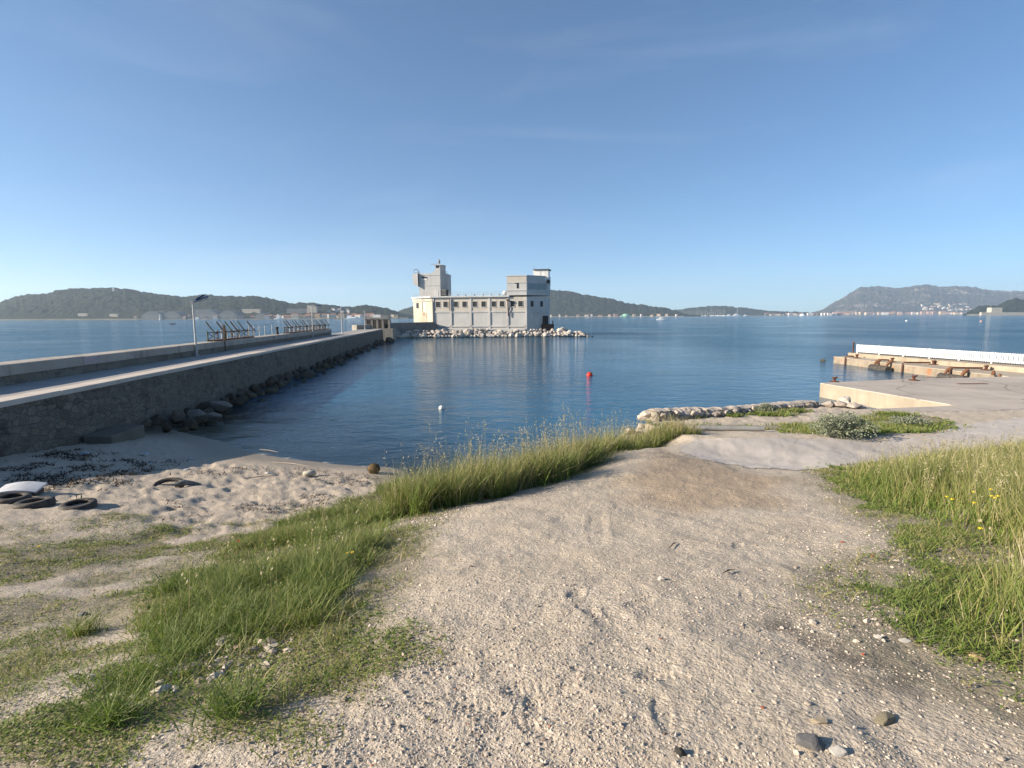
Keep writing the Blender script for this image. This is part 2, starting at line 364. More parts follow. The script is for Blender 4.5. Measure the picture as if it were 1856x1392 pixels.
t.bsdf(c, t.math('SUBTRACT', .95, t.math('MULTIPLY', aw, .5)), nb, 0, .25)
gme.materials.append(t.m)
ground = link('ground', gme); tag(ground, kind='structure')
# pale concrete track draped over the ground
q = quads; cx = gv[q].mean(1)
sel = (np.hypot(cx[:,0], cx[:,1]) < 60)
dd = np.full(len(q), 9.); dd[sel] = pdist(Z_CONC, cx[sel,0], cx[sel,1])+(fbm(cx[sel,0]*2.2, cx[sel,1]*2.2, 61)-.5)*.5
qs = q[dd < 0]; used, inv = np.unique(qs, return_inverse=True); cvx = gv[used].copy()
cvx[:,2] = gz0[used]+.012+micro(gv[used][:,0], gv[used][:,1], gz0[used])
cme = npmesh('concrete_path', cvx, inv.reshape(-1, 4))
t = NT('concrete_path'); g = t.geo()
c = t.mix(t.ramp(t.noise(g, .9, 6, .65), [(.35,0.),(.65,1.)]), (.50,.45,.40), (.42,.375,.325))
c = t.mix(t.ramp(t.noise(g, 45, 3, .7), [(.58,0.),(.68,.6)]), c, (.24,.21,.18))
t.bsdf(c, .9, t.bump(t.noise(g, 60, 3, .7), .01)); cme.materials.append(t.m)
tag(link('concrete_path', cme), kind='structure')
# ------------------------------------------------------------------ water
def axis(lo, hi, st, outs_lo, outs_hi): return np.array(sorted(outs_lo)+list(np.arange(lo, hi+1e-6, st))+sorted(outs_hi))
xs = axis(-40, 45, .6, [-12000,-5000,-2000,-800,-300,-120,-60], [60,120,300,800,2000,5000,12000])
ys = axis(6, 70, .6, [-12000,-3000,-500,-100,-20], [80,90,100,110,120,130,140,150,300,600,1200,2500,5000,9000,12000])
XX, YY = np.meshgrid(xs, ys); wx, wy = XX.ravel(), YY.ravel()
m = len(xs); k = len(ys); ii, jj = np.meshgrid(np.arange(k-1), np.arange(m-1), indexing='ij')
wq = np.stack([ii*m+jj, ii*m+jj+1, (ii+1)*m+jj+1, (ii+1)*m+jj], -1).reshape(-1, 4)
wme = npmesh('sea', np.c_[wx, wy, np.zeros(len(wx))], wq)
wd = np.where((np.abs(wx) < 55) & (wy > 5) & (wy < 65), -height(wx, wy), 4); attr(wme, 'depth', np.clip(wd, 0, 6))
cove = (1-sst(100, 150, wy))*sst(-20,-10,wx+.12*wy)*(1-sst(18,45,wx)); attr(wme, 'calm', cove)
t = NT('sea'); g = t.geo()
dep = t.attr('depth'); calm = t.attr('calm')
op = t.n('MapRange'); op.inputs['From Max'].default_value = 2.4; t.l(dep, op.inputs['Value'])
op = t.ramp(op.outputs[0], [(0, .02), (.2, .14), (.5, .50), (1, .97)])
w1 = t.noise(g, .45, 3, .5, (1, 1.5, 1), .4); w2 = t.noise(g, 1.7, 4, .55, (1, 1.9, 1), .3); w3 = t.noise(g, 7, 3, .5, (1, 1.6, 1))
patch = t.ramp(t.noise(g, .035, 3, .5), [(.32, .45), (.68, 1.35)])
amp = t.math('MULTIPLY', patch, t.math('SUBTRACT', 1.0, t.math('MULTIPLY', calm, .66)))
hsum = t.math('ADD', t.math('MULTIPLY', w1, .55), t.math('ADD', t.math('MULTIPLY', w2, .22), t.math('MULTIPLY', w3, .035)))
hsum = t.math('MULTIPLY', hsum, amp)
nb = t.bump(hsum, .55)
fr = t.n('Fresnel'); fr.inputs['IOR'].default_value = 1.333; t.l(nb, fr.inputs['Normal'])
gl = t.n('BsdfGlossy'); gl.inputs['Roughness'].default_value = .06; t.l(nb, gl.inputs['Normal'])
df = t.n('BsdfDiffuse'); df.inputs['Color'].default_value = (.020,.105,.185,1)
tr = t.n('BsdfTransparent'); tr.inputs['Color'].default_value = (.80,.93,.90,1)
m1 = t.n('MixShader'); t.l(op, m1.inputs[0]); t.l(tr.outputs[0], m1.inputs[1]); t.l(df.outputs[0], m1.inputs[2])
fm = t.math('MULTIPLY', t.ramp(dep, [(.0, 0.), (.004, 1.), (.03, 0.)]), t.ramp(t.noise(g, 3.5, 5, .7), [(.46,0.),(.60,.8)]))
fd_ = t.n('BsdfDiffuse'); fd_.inputs['Color'].default_value = (.62,.62,.58,1)
m2 = t.n('MixShader'); t.l(fr.outputs[0], m2.inputs[0]); t.l(m1.outputs[0], m2.inputs[1]); t.l(gl.outputs[0], m2.inputs[2]); m3 = t.n('MixShader'); t.l(fm, m3.inputs[0]); t.l(m2.outputs[0], m3.inputs[1]); t.l(fd_.outputs[0], m3.inputs[2]); t.l(m3.outputs[0], t.out.inputs[0])
wme.materials.append(t.m); tag(link('sea', wme), kind='structure')
# ------------------------------------------------------------------ vegetation and gravel
def sample(poly, dens, cond=None, zmin=.12):
    P = np.array(poly); x0, y0 = P.min(0); x1, y1 = P.max(0)
    n = int((x1-x0)*(y1-y0)*dens); x = rng.uniform(x0, x1, n); y = rng.uniform(y0, y1, n)
    w = (fbm(x*1.3, y*1.3, 31)-.5)*1.1+(fbm(x*5, y*5, 32, 2)-.5)*.5
    k = pdist(poly, x, y)+w < rng.normal(0, .09, n); x = x[k]; y = y[k]
    if cond is not None: k = cond(x, y) > rng.random(len(x)); x = x[k]; y = y[k]
    z = height(x, y); k = z > zmin; x = x[k]; y = y[k]; z = z[k]
    return np.c_[x, y, z+micro(x, y, z)-.005]
def thin(x, y): # fewer blades far away, they get wider instead
    r = np.hypot(x, y); return np.clip(1.25-r/16, .33, 1)
def blades(P, h, w, bend=.35, lean=.25, hue=0.5, seed=1, wind=(.18, .05)):
    "curved tapering blades; returns verts, quads, tris, tint, height fraction"
    g = np.random.default_rng(seed); n = len(P)
    h = np.broadcast_to(h, n)*g.uniform(.55, 1.25, n); r = np.hypot(P[:,0], P[:,1])
    w = np.broadcast_to(w, n)*g.uniform(.6, 1.3, n)*np.clip(.75+r/13, .8, 2.2)
    a = g.uniform(0, 2*np.pi, n); la = g.uniform(0, 2*np.pi, n); lm = g.uniform(0, lean, n); bm = g.uniform(.2, 1, n)*bend
    dx = np.cos(la)*lm+wind[0]*.25; dy = np.sin(la)*lm+wind[1]*.25
    vs = []
    for k, t in enumerate((0, .4, .75, 1)):
        px = P[:,0]+h*(dx*t+np.cos(la)*bm*t*t); py = P[:,1]+h*(dy*t+np.sin(la)*bm*t*t); pz = P[:,2]+h*t*np.sqrt(np.clip(1-(bm*t*.8)**2, .15, 1))
        ww = w*(1, .85, .5, 0)[k]/2
        if t < 1: vs.append(np.c_[px-np.cos(a)*ww, py-np.sin(a)*ww, pz]); vs.append(np.c_[px+np.cos(a)*ww, py+np.sin(a)*ww, pz])
        else: vs.append(np.c_[px, py, pz])
    V = np.stack(vs, 1).reshape(-1, 3); b = np.arange(n)*7
    Q = np.concatenate([np.stack([b, b+1, b+3, b+2], 1), np.stack([b+2, b+3, b+5, b+4], 1)]); T = np.stack([b+4, b+5, b+6], 1)
    tint = np.repeat(np.clip(hue+g.normal(0, .17, n)+(fbm(P[:,0]*.9, P[:,1]*.9, 77)-.5)*.6+(vnoise(P[:,0]*5, P[:,1]*5, 79)-.5)*.35, 0, 1), 7)
    ht = np.tile([0, 0, .4, .4, .75, .75, 1], n)
    return V, Q, T, tint, ht
def leaves(P, r, size, seed=1, hue=.4, up=.5, spread=None):
    "small flat leaves lying and standing round each point"
    g = np.random.default_rng(seed); n = len(P)
    a = g.uniform(0, 2*np.pi, n); e = g.uniform(-.1, up, n); s = size*g.uniform(.5, 1.3, n)*np.clip(.75+np.hypot(P[:,0],P[:,1])/12, .8, 2.4)
    d = np.c_[np.cos(a)*np.cos(e), np.sin(a)*np.cos(e), np.sin(e)]; q = np.c_[-np.sin(a), np.cos(a), g.uniform(-.4,.4,n)]
    C = P+np.c_[g.normal(0, r, n), g.normal(0, r, n), np.abs(g.normal(0, r*.5, n))+.004]
    V = np.stack([C, C+d*s[:,None]*.5+q*s[:,None]*.28, C+d*s[:,None], C+d*s[:,None]*.5-q*s[:,None]*.28], 1).reshape(-1, 3)
    b = np.arange(n)*4; Q = np.stack([b, b+1, b+2, b+3], 1)
    return V, Q, np.zeros((0,3),int), np.repeat(np.clip(hue+g.normal(0,.15,n)+(fbm(P[:,0]*1.5,P[:,1]*1.5,78)-.5)*.7,0,1), 4), np.tile([0,.5,1,.5], n)
def heads(P, h, seed=1):
    "tall dry stalks, each with a drooping seed head"
    g = np.random.default_rng(seed); n = len(P); h = h*g.uniform(.7, 1.25, n)
    V = []; T = []; tn = []
    for i in range(n):
        p = P[i]; la = g.uniform(0, 6.28); l = g.uniform(.02, .22); w = .0022*(1+math.hypot(p[0],p[1])/8); a = g.uniform(0, 3.14)
        top = np.array([p[0]+h[i]*l*math.cos(la)+.05, p[1]+h[i]*l*math.sin(la), p[2]+h[i]]); s = np.array([math.cos(a), math.sin(a), 0])*w
        b = len(V); V += [p-s, p+s, top]; T.append((b, b+1, b+2)); tn += [.85]*3
        for k in range(int(g.integers(5, 10))):
            c = top-np.array([0, 0, k*.022*g.uniform(.7,1.2)])+g.normal(0, .012, 3); dr = g.uniform(0, 6.28); L = g.uniform(.018, .034)
            o = np.array([math.cos(dr)*L, math.sin(dr)*L, -L*.5]); q2 = np.array([-math.sin(dr), math.cos(dr), .5])*.0045*(1+math.hypot(p[0],p[1])/9)
            b = len(V); V += [c, c+o*.5+q2, c+o, c+o*.5-q2]; T += [(b, b+1, b+2), (b, b+2, b+3)]; tn += [.97]*4
    V = np.array(V).reshape(-1,3)
    return V, np.zeros((0,4),int), np.array(T), np.array(tn), np.ones(len(V))*.8
def merge(name, mat, parts):
    Vs=[]; Qs=[]; Ts=[]; A=[]; B=[]; o = 0
    for V,Q,T,a,b in parts:
        Vs.append(V); Qs.append(Q+o); Ts.append(T+o); A.append(a); B.append(b); o += len(V)
    me = npmesh(name, np.vstack(Vs), np.vstack(Qs), np.vstack(Ts), smooth=False)
    attr(me, 'tint', np.concatenate(A)); attr(me, 'ht', np.concatenate(B)); me.materials.append(mat); return me
t = NT('grass_blade'); ti = t.attr('tint'); ht = t.attr('ht')
c = t.ramp(ti, [(0, (.045,.085,.012)), (.3, (.095,.175,.020)), (.52, (.165,.225,.038)), (.72, (.27,.24,.085)), (.88, (.38,.31,.16)), (1, (.50,.43,.29))])
c = t.mix(t.math('MULTIPLY', t.math('MULTIPLY', ht, ht), .55), c, (.36,.33,.16))
p = t.n('BsdfPrincipled'); p.inputs['Roughness'].default_value = .6; p.inputs['Specular IOR Level'].default_value = .25; t.l(c, p.inputs['Base Color'])
tl = t.n('BsdfTranslucent'); t.l(t.mix(.35, c, (.16,.24,.03)), tl.inputs['Color'])
ms = t.n('MixShader'); ms.inputs[0].default_value = .32; t.l(p.outputs[0], ms.inputs[1]); t.l(tl.outputs[0], ms.inputs[2]); t.l(ms.outputs[0], t.out.inputs[0])
GRASS = t.m
patch = lambda s, f, a, b: (lambda x, y: sst(a, b, fbm(x*f, y*f, s, 3)))
both = lambda f, g: (lambda x, y: f(x, y)*g(x, y))
# tall oat strip between the path and the cove
P1 = sample(Z_TALL, 2600, lambda x, y: thin(x, y)*.9); P1b = sample(Z_TALL, 40)
P1c = sample(Z_TALL, 40, patch(81, .9, .4, .6))
hs = lambda P: (1-.5*sst(2.5, 5.5, P[:,0])-.28*sst(4.6, 5.6, P[:,0]))*(.62+.6*fbm(P[:,0]*1.6,P[:,1]*1.6,121,3)*1.3)
PH = np.vstack([P1b, P1c])
ga = merge('grass', GRASS, [blades(P1, .62*hs(P1), .008, .55, .35, .48, 1), blades(P1[::3]+0, .80*hs(P1[::3]), .006, .5, .3, .74, 2), blades(P1[1::6]+0, .5, .006, .9, .7, .9, 4), heads(PH, 1.08*hs(PH), 3)])
tag(link('grass', ga), 'tall strip of wild oat grass with pale seed heads between path and cove', 'grass', kind='stuff')
# lush bank on the left
PB = lambda x, y: thin(x, y)*(.06+.94*sst(.40,.58,fbm(x*1.5,y*1.5,111,3)))*sst(.0,.55,-pdist(Z_BANK,x,y)+.25)
P2 = sample(Z_BANK, 3400, PB)
P2b = sample(Z_BANK, 900, PB); P2c = sample(Z_BANK, 1800, lambda x, y: thin(x, y)*(1-.7*sst(.2,.7,-pdist(Z_BANK,x,y)))); P2h = sample(Z_BANK, 5)
pts = [G(150,1150), G(460,1080), G(560,1040), G(240,1240), G(330,1200), G(560,1130), G(420,1290), G(200,1310), G(600,1080)]
tuft = []
for k, q in enumerate(pts):
    n = 190; rr = .13 if k != 3 else .25
    xx = rng.normal(q.x, rr*.6, n); yy = rng.normal(q.y, rr*.6, n); tuft.append(np.c_[xx, yy, height(xx, yy)])
tuft = np.vstack(tuft)
ga = merge('grass', GRASS, [blades(P2, .06+.17*sst(.4,.62,fbm(P2[:,0]*1.5,P2[:,1]*1.5,111,3)), .0055, .7, .6, .33, 4), blades(P2b, .08+.20*sst(.4,.65,fbm(P2b[:,0]*1.5,P2b[:,1]*1.5,111,3)), .005, .8, .6, .44, 5), blades(P2[::5]+0, .16, .005, .9, .8, .85, 9), blades(P2c, .06, .006, .9, .9, .62, 8), heads(P2h, .5, 6), leaves(P2b+np.array([0,0,.05]), .05, .034, 61, .30, 1.0), leaves(P2c[::2]+0, .03, .022, 62, .45, .7), blades(tuft, .18, .0055, .8, .9, .40, 7)])
tag(link('grass', ga), 'bright green bank of soft grass sloping down to the beach', 'grass', kind='stuff')
# low weeds in the left foreground and on the upper beach
c1 = patch(83, 1.7, .42, .62); c2 = both(patch(84, 1.25, .40, .58), patch(87, 4.5, .35, .62)); c3 = patch(86, 2, .38, .58)
P10 = np.vstack([sample(Z_LL, 900, patch(37, 1.9, .35, .6)), sample(Z_LEFT, 700, patch(37, 1.9, .35, .6))])
P9 = sample(Z_LL, 3200, c3); P9b = sample(Z_LL, 900, c3)
P3 = sample(Z_LOW, 5200, c1); P3b = sample(Z_LOW, 1500, both(c1, patch(85, 2.5, .45, .65)))
P4 = sample(Z_LEFT, 2400, both(c2, thin)); P4b = sample(Z_LEFT, 1200, both(c2, thin))
Pbr = sample(polyW([(480,1110),(620,1090),(620,1180),(560,1290),(430,1300),(420,1200)]), 1700, patch(88, 2.2, .3, .6))
ga = merge('ground_cover', GRASS, [leaves(P10, .02, .015, 63, .72, .6), leaves(P10[::2]+0, .02, .016, 64, .42, .6), leaves(P3, .02, .020, 11, .50, .6), leaves(P3[::2], .02, .018, 16, .68, .5), blades(P3b, .075, .005, .9, .9, .52, 12), leaves(P4, .03, .022, 13, .56, .5), blades(P4b, .06, .006, .9, .9, .58, 14), leaves(P9, .025, .018, 17, .60, .5), blades(P9b, .07, .005, .9, .9, .55, 18), blades(Pbr, .13, .007, 1.0, .9, .66, 15)])
tag(link('ground_cover', ga), 'thin patchy weeds and clover creeping over sandy ground left of the path', 'weeds', kind='stuff')
# meadow on the right
edge = lambda x, y: sst(.0, 1.4, -pdist(Z_RIGHT, x, y)+(fbm(x*1.1, y*1.1, 90)-.5)*1.2)
P5 = sample(Z_RIGHT, 2600, lambda x, y: thin(x, y)*edge(x, y)*(.35+.65*sst(.3,.55,fbm(x*1.1,y*1.1,91))))
P5 = P5[(P5[:,0] < P5[:,1]*1.05+2.5)&(P5[:,1]>1)]
P6 = sample(Z_RIGHT, 5200, lambda x, y: thin(x, y)*(1-edge(x, y)*.8)*sst(.3,.6,fbm(x*1.6,y*1.6,92))); P6 = P6[(P6[:,0] < P6[:,1]*1.05+2.5)&(P6[:,1]>1)]
P5h = sample(Z_RIGHT, 22, edge); P5h = P5h[(P5h[:,0] < P5h[:,1]*1.05+2)&(P5h[:,1]>1.5)]
e5 = .16+.30*edge(P5[:,0], P5[:,1])
ga = merge('grass', GRASS, [blades(P5, e5, .0065, .5, .3, .50, 21), blades(P5[::4]+0, e5[::4]*1.35, .005, .4, .25, .74, 22), heads(P5h, .62, 23)])
tag(link('grass', ga), 'tall meadow grass right of the gravel path, green at the foot and straw coloured at the tips', 'grass', kind='stuff')
ga = merge('ground_cover', GRASS, [leaves(P6, .025, .024, 24, .36, .7), blades(P6[::3]+0, .09, .005, .9, .8, .4, 25)])
tag(link('ground_cover', ga), 'short green weeds along the right edge of the gravel path', 'weeds', kind='stuff')
eb = []
for E_, nn_ in ((EDGES[0], 5200), (EDGES[1], 3800), (EDGES[2], 6500)):
    E_ = np.array(E_); sg = np.r_[0, np.cumsum(np.hypot(*np.diff(E_, axis=0).T))]; u_ = rng.uniform(0, sg[-1], nn_); xx = np.interp(u_, sg, E_[:,0])+rng.normal(0, .24, nn_); yy = np.interp(u_, sg, E_[:,1])+rng.normal(0, .24, nn_)
    k = sst(.35, .6, fbm(xx*2.2, yy*2.2, 35, 3)) > rng.random(nn_); xx = xx[k]; yy = yy[k]; z_ = height(xx, yy); eb.append(np.c_[xx, yy, z_+micro(xx, yy, z_)])
eb = np.vstack(eb)
ga = merge('ground_cover', GRASS, [leaves(eb, .02, .020, 51, .52, .6), leaves(eb[::2]+0, .02, .017, 52, .80, .5), blades(eb[::2]+0, .07, .005, 1.0, 1.0, .66, 53)])
tag(link('ground_cover', ga), 'thin dry trampled weeds along the ragged edges of the path', 'weeds', kind='stuff')
# strip with weeds behind the concrete path
P7 = sample(Z_STRIP, 450, patch(95, .8, .45, .62)); P7b = sample(Z_STRIP, 500, patch(96, .9, .5, .66))
spots = []
for (px, py, rx, ry, n) in ((1400,752,.9,.5,900),(1440,746,.7,.35,500),(1620,752,.8,.35,500),(1210,758,.4,.3,250),(1250,757,.5,.3,250),(1330,755,.35,.2,200),(1660,775,1.3,.5,900),(1600,783,1.6,.45,900),(1375,738,.3,.25,200)):
    q = G(px, py); xx = rng.normal(q.x, rx*.5, n); yy = rng.normal(q.y, ry*.5, n); spots.append(np.c_[xx, yy, height(xx, yy)])
spots = np.vstack(spots)
ga = merge('ground_cover', GRASS, [blades(P7, .14, .008, .7, .6, .45, 26), leaves(P7b, .04, .04, 27, .42, .7), leaves(spots, .05, .045, 28, .40, .9), blades(spots[::2]+0, .17, .008, .7, .5, .48, 29)])
tag(link('ground_cover', ga), 'sparse weeds between the pale concrete path and the rubble wall', 'weeds', kind='stuff')
# ---- gravel: loose pebbles on the sheet
ICO = bmesh.new(); bmesh.ops.create_icosphere(ICO, subdivisions=1, radius=1)
icv = np.array([v.co[:] for v in ICO.verts]); icf = np.array([[v.index for v in f.verts] for f in ICO.faces]); ICO.free()
def stones(P, size, seed, flat=.6):
    g = np.random.default_rng(seed); n = len(P); s = size*np.exp(g.normal(0, .45, n)); k = len(icv)
    V = np.repeat(icv[None], n, 0)*(1+g.uniform(-.28, .28, (n, k, 1)))
    V = V*np.stack([g.uniform(.8,1.5,n), g.uniform(.7,1.1,n), g.uniform(.45,.9,n)*flat/.6], 1)[:,None]*s[:,None,None]
    a = g.uniform(0, 6.28, n); c, q = np.cos(a)[:,None], np.sin(a)[:,None]
    X = V[...,0]*c-V[...,1]*q; Y = V[...,0]*q+V[...,1]*c
    V = np.stack([X+P[:,0:1], Y+P[:,1:2], V[...,2]+P[:,2:3]+s[:,None]*.25], -1).reshape(-1, 3)
    T = (icf[None]+(np.arange(n)*k)[:,None,None]).reshape(-1, 3)
    return V, np.zeros((0,4),int), T, np.repeat(g.random(n), k), np.zeros(n*k)
t = NT('pebbles'); ti = t.attr('tint')
c = t.ramp(ti, [(0, (.11,.095,.085)), (.06, (.26,.21,.165)), (.35, (.40,.335,.27)), (.6, (.48,.41,.335)), (.95, (.52,.45,.365)), (.99, (.56,.50,.42)), (.996, (.30,.13,.08)), (1, (.34,.14,.08))])
t.bsdf(c, .85, None, 0, .3); PEB = t.m
n = 110000; rr = np.exp(rng.uniform(np.log(1.2), np.log(9), n)); aa = rng.uniform(R(-52), R(56), n)
x = np.sin(aa)*rr; y = np.cos(aa)*rr; z = height(x, y)
keep = (z > 1.6) & ((x > -1.2-.18*y) | (rng.random(n) < .35)); x = x[keep]; y = y[keep]; z = z[keep]
P8 = np.c_[x, y, z+micro(x, y, z)-.001]; r8 = np.hypot(x, y)
cl = fbm(x*.9, y*.9, 99); P8 = P8[rng.random(len(P8)) < sst(.25, .6, cl)*.8+.2]
pile = sample(polyW([(330,1180),(470,1110),(560,1120),(520,1190),(400,1260),(310,1240)]), 900)
shells = sample(Z_LOW, 60); bits = sample(polyW([(680,985),(760,920),(830,900),(900,900),(760,1000),(690,1010)]), 700)
edgeR = sample(polyW([(1480,860),(1560,920),(1640,960),(1720,1010),(1640,1060),(1560,1100),(1640,1180),(1760,1260),(1700,1340),(1500,1200),(1450,1000)]), 420)
ga = merge('gravel', PEB, [stones(P8, .0033, 31), stones(pile, .014, 32), stones(np.vstack([shells, bits]), .008, 33), stones(edgeR, .006, 34)])
tag(link('gravel', ga), 'loose pebbles and crushed stone scattered over the path', 'gravel', kind='stuff')
# dark twigs, seaweed and litter crumbs on the beach
bp = sample(polyW([(0,840),(120,815),(300,830),(330,850),(260,880),(0,900)]), 240, patch(101, 1.6, .42, .66), .05)
bp2 = sample(polyW([(330,852),(480,845),(700,868),(690,880),(450,862),(330,866)]), 150, patch(102, .8, .4, .6), .05)
bp3 = sample(polyW([(300,900),(480,890),(650,905),(560,925),(300,945)]), 260, patch(103, 1.2, .4, .6), .05)
t = NT('wrack'); c = t.ramp(t.attr('tint'), [(0, (.02,.016,.012)), (.6, (.06,.042,.03)), (1, (.16,.12,.08))]); t.bsdf(c, .8)
ga = merge('seaweed', t.m, [blades(bp, .09, .014, 1.2, 2.2, .35, 41), blades(np.vstack([bp2, bp3]), .05, .012, 1.2, 2.5, .5, 42)])
tag(link('seaweed', ga), 'dark dried seaweed and twigs washed up on the sand under the jetty', 'seaweed', kind='stuff')
# ------------------------------------------------------------------ materials of built things
def stonewall_mat(name, world=True, scale=2.6, dark=1.0):
    t = NT(name); g = t.geo()
    m = t.n('Mapping'); m.inputs['Scale'].default_value = (1, 1, 1.5); t.l(g, m.inputs[0])
    wv = t.n('TexNoise'); wv.inputs['Scale'].default_value = 2.5; t.l(m.outputs[0], wv.inputs['Vector'])
    v2 = t.mix(.12, m.outputs[0], wv.outputs['Color'], 'ADD')
    ed = t.vor(v2, scale, 'DISTANCE_TO_EDGE'); cell = t.n('TexVoronoi'); cell.inputs['Scale'].default_value = scale; t.l(v2, cell.inputs['Vector'])
    joint = t.ramp(ed, [(.0, 0.), (.09, 1.)])
    sc_ = t.ramp(cell.outputs['Color'], [(.1, (.20,.17,.13)), (.45, (.33,.285,.22)), (.7, (.40,.35,.28)), (.95, (.27,.24,.20))])
    sc_ = t.mix(t.ramp(t.noise(g, 9, 5, .65), [(.35,0.),(.65,.6)]), sc_, (.16,.14,.11))
    c = t.mix(joint, (.27,.245,.21), sc_)
    c = t.mix(t.ramp(t.noise(g, .45, 4, .6), [(.4,0.),(.65,.6)]), c, (.34,.30,.25))
    c = t.mix(t.ramp(t.noise(g, .9, 5, .7), [(.56,0.),(.68,.75)]), c, (.075,.07,.06))
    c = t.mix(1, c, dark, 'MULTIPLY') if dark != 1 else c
    b = t.bump(t.math('ADD', t.math('MULTIPLY', joint, .8), t.noise(g, 14, 5, .65)), .05)
    return t.bsdf(c, .92, b, 0, .15)
def concrete(name, a, b, stain=(.14,.125,.105), amt=.55, sc=.8, streak=True, bump=.006, rust=0, world=True, green=0):
    t = NT(name); g = t.geo() if world else t.objc()
    c = t.mix(t.ramp(t.noise(g, sc, 6, .62), [(.35,0.),(.65,1.)]), a, b)
    c = t.mix(t.ramp(t.noise(g, sc*6, 5, .7), [(.55,0.),(.75,.5)]), c, tuple(x*.7 for x in a))
    if streak: c = t.mix(t.ramp(t.noise(g, 1.6, 5, .6, (1,1,.12)), [(.52,0.),(.72,amt)]), c, stain)
    if rust: c = t.mix(t.ramp(t.noise(g, 1.3, 5, .65, (1,1,.8)), [(.54,0.),(.64,rust)]), c, (.30,.12,.045))
    if green:
        s = t.n('SeparateXYZ'); t.l(t.geo(), s.inputs[0]); z = t.math('ADD', s.outputs[2], t.math('MULTIPLY', t.noise(t.geo(), 3, 4), .35))
        c = t.mix(t.ramp(z, [(.22+green,.9),(.45+green,0.)]), c, (.075,.07,.03))
    return t.bsdf(c, .88, t.bump(t.noise(g, 22, 5, .65), bump), 0, .2)
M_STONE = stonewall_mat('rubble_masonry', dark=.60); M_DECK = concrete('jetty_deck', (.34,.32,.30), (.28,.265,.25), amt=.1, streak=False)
M_KERB = concrete('kerb_concrete', (.55,.49,.42), (.46,.40,.34), streak=False, sc=1.4); M_PARA = concrete('parapet_concrete', (.40,.36,.31), (.31,.28,.24), amt=.6, sc=.5)
M_PARA_LOW = stonewall_mat('parapet_footing', scale=1.6, dark=.7); M_GALV = simple('galvanised_steel', (.50,.50,.48), (.36,.35,.33), 5, .55, .001, metal=.35)
M_BLUE = simple('blue_paint', (.02,.085,.22), (.03,.06,.14), 6, .5, .001); M_RUST = simple('rusty_iron', (.14,.055,.03), (.06,.030,.022), 9, .85, .006, 40, metal=.1)
M_RUSTO = simple('orange_rust', (.19,.09,.045), (.10,.05,.03), 8, .9, .006, 30); M_BLACK = simple('black_rubber', (.024,.023,.022), (.10,.085,.07), 7, .75, .004, 25)
M_GREEN = simple('weathered_green', (.09,.12,.07), (.12,.09,.06), 5, .8, .003)
# ------------------------------------------------------------------ jetty on the left
JD = Vector((-.1208, 1, 0)).normalized(); JN = Vector((JD.y, -JD.x, 0)); DZ = 2.6
JO = Vector((PZ(160,699,DZ).x, PZ(160,699,DZ).y, 0)); JO = JO - JD*JO.dot(JD)
def J(s, o, z=0): return JO + JD*s + JN*o + Vector((0, 0, z))          # s along, o to the right of the kerb edge
def jbox(mb, s0, s1, o0, o1, z0, z1, mi=0):
    vs = [J(s0,o0,z0), J(s0,o1,z0), J(s1,o1,z0), J(s1,o0,z0), J(s0,o0,z1), J(s0,o1,z1), J(s1,o1,z1), J(s1,o0,z1)]
    mb.add(vs, [(0,3,2,1),(4,5,6,7),(0,1,5,4),(1,2,6,5),(2,3,7,6),(3,0,4,7)], mi)
S0, S1, SP = -6.0, 117.0, 82.0
jet = empty('jetty', J(0, -2, 0), 0, 'long straight stone jetty with a sunlit concrete edge, running out to the grey building', 'jetty')
def wpart(mb, name, mats, par, bevel=0):
    "build in world coordinates under a parent that stands at its base"
    o = mb.build(name, mats, par, bevel=bevel); o.matrix_parent_inverse = Matrix.Translation(-par.location); return o
# masonry face, really uneven
n1_, n2_ = 820, 34; ss = np.linspace(S0, S1, n1_); zz_ = np.linspace(-1.6, DZ-.16, n2_)
SS, ZZ = np.meshgrid(ss, zz_); ofs = (fbm(SS*1.9, ZZ*2.4, 201, 3)-.5)*.16+(vnoise(SS*5, ZZ*7, 205)-.5)*.05 + (DZ-ZZ)*.05
V = np.array([J(a, b, c)[:] for a, b, c in zip(SS.ravel(), ofs.ravel(), ZZ.ravel())])
ii, jj = np.meshgrid(np.arange(n2_-1), np.arange(n1_-1), indexing='ij')
Q = np.stack([ii*n1_+jj, ii*n1_+jj+1, (ii+1)*n1_+jj+1, (ii+1)*n1_+jj], -1).reshape(-1,4)[:, ::-1]
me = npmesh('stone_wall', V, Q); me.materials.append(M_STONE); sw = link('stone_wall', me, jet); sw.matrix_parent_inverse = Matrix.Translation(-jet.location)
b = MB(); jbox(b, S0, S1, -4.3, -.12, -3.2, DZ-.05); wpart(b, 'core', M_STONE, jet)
b = MB(); jbox(b, S0, S1, -4.28, -.45, DZ-.048, DZ-.004); wpart(b, 'deck', M_DECK, jet)
b = MB(); s = S0
while s < S1-.1:
    L = min(random.uniform(3.2, 4.6), S1-s); jbox(b, s, s+L-.02, -.72+random.uniform(-.02,.02), .05+random.uniform(-.03,.03), DZ-.16, DZ+.02+random.uniform(-.008,.008)); s += L
wpart(b, 'kerb', M_KERB, jet, .015)
b = MB(); jbox(b, S0, SP, -4.5, -3.35, DZ-.02, DZ+.36); wpart(b, 'parapet_footing', M_PARA_LOW, jet, .02)
b = MB(); s = S0
while s < SP-.1:
    L = min(random.uniform(7, 11), SP-s); jbox(b, s, s+L-.03, -4.52, -3.28+random.uniform(-.015,.015), DZ+.362, DZ+.80+random.uniform(-.012,.012)); s += L
wpart(b, 'parapet', M_PARA, jet, .025)
q = PZ(245, 790, .4); q2 = PZ(150, 802, .5); a0 = (q-JO).dot(JD); a1 = (q2-JO).dot(JD)
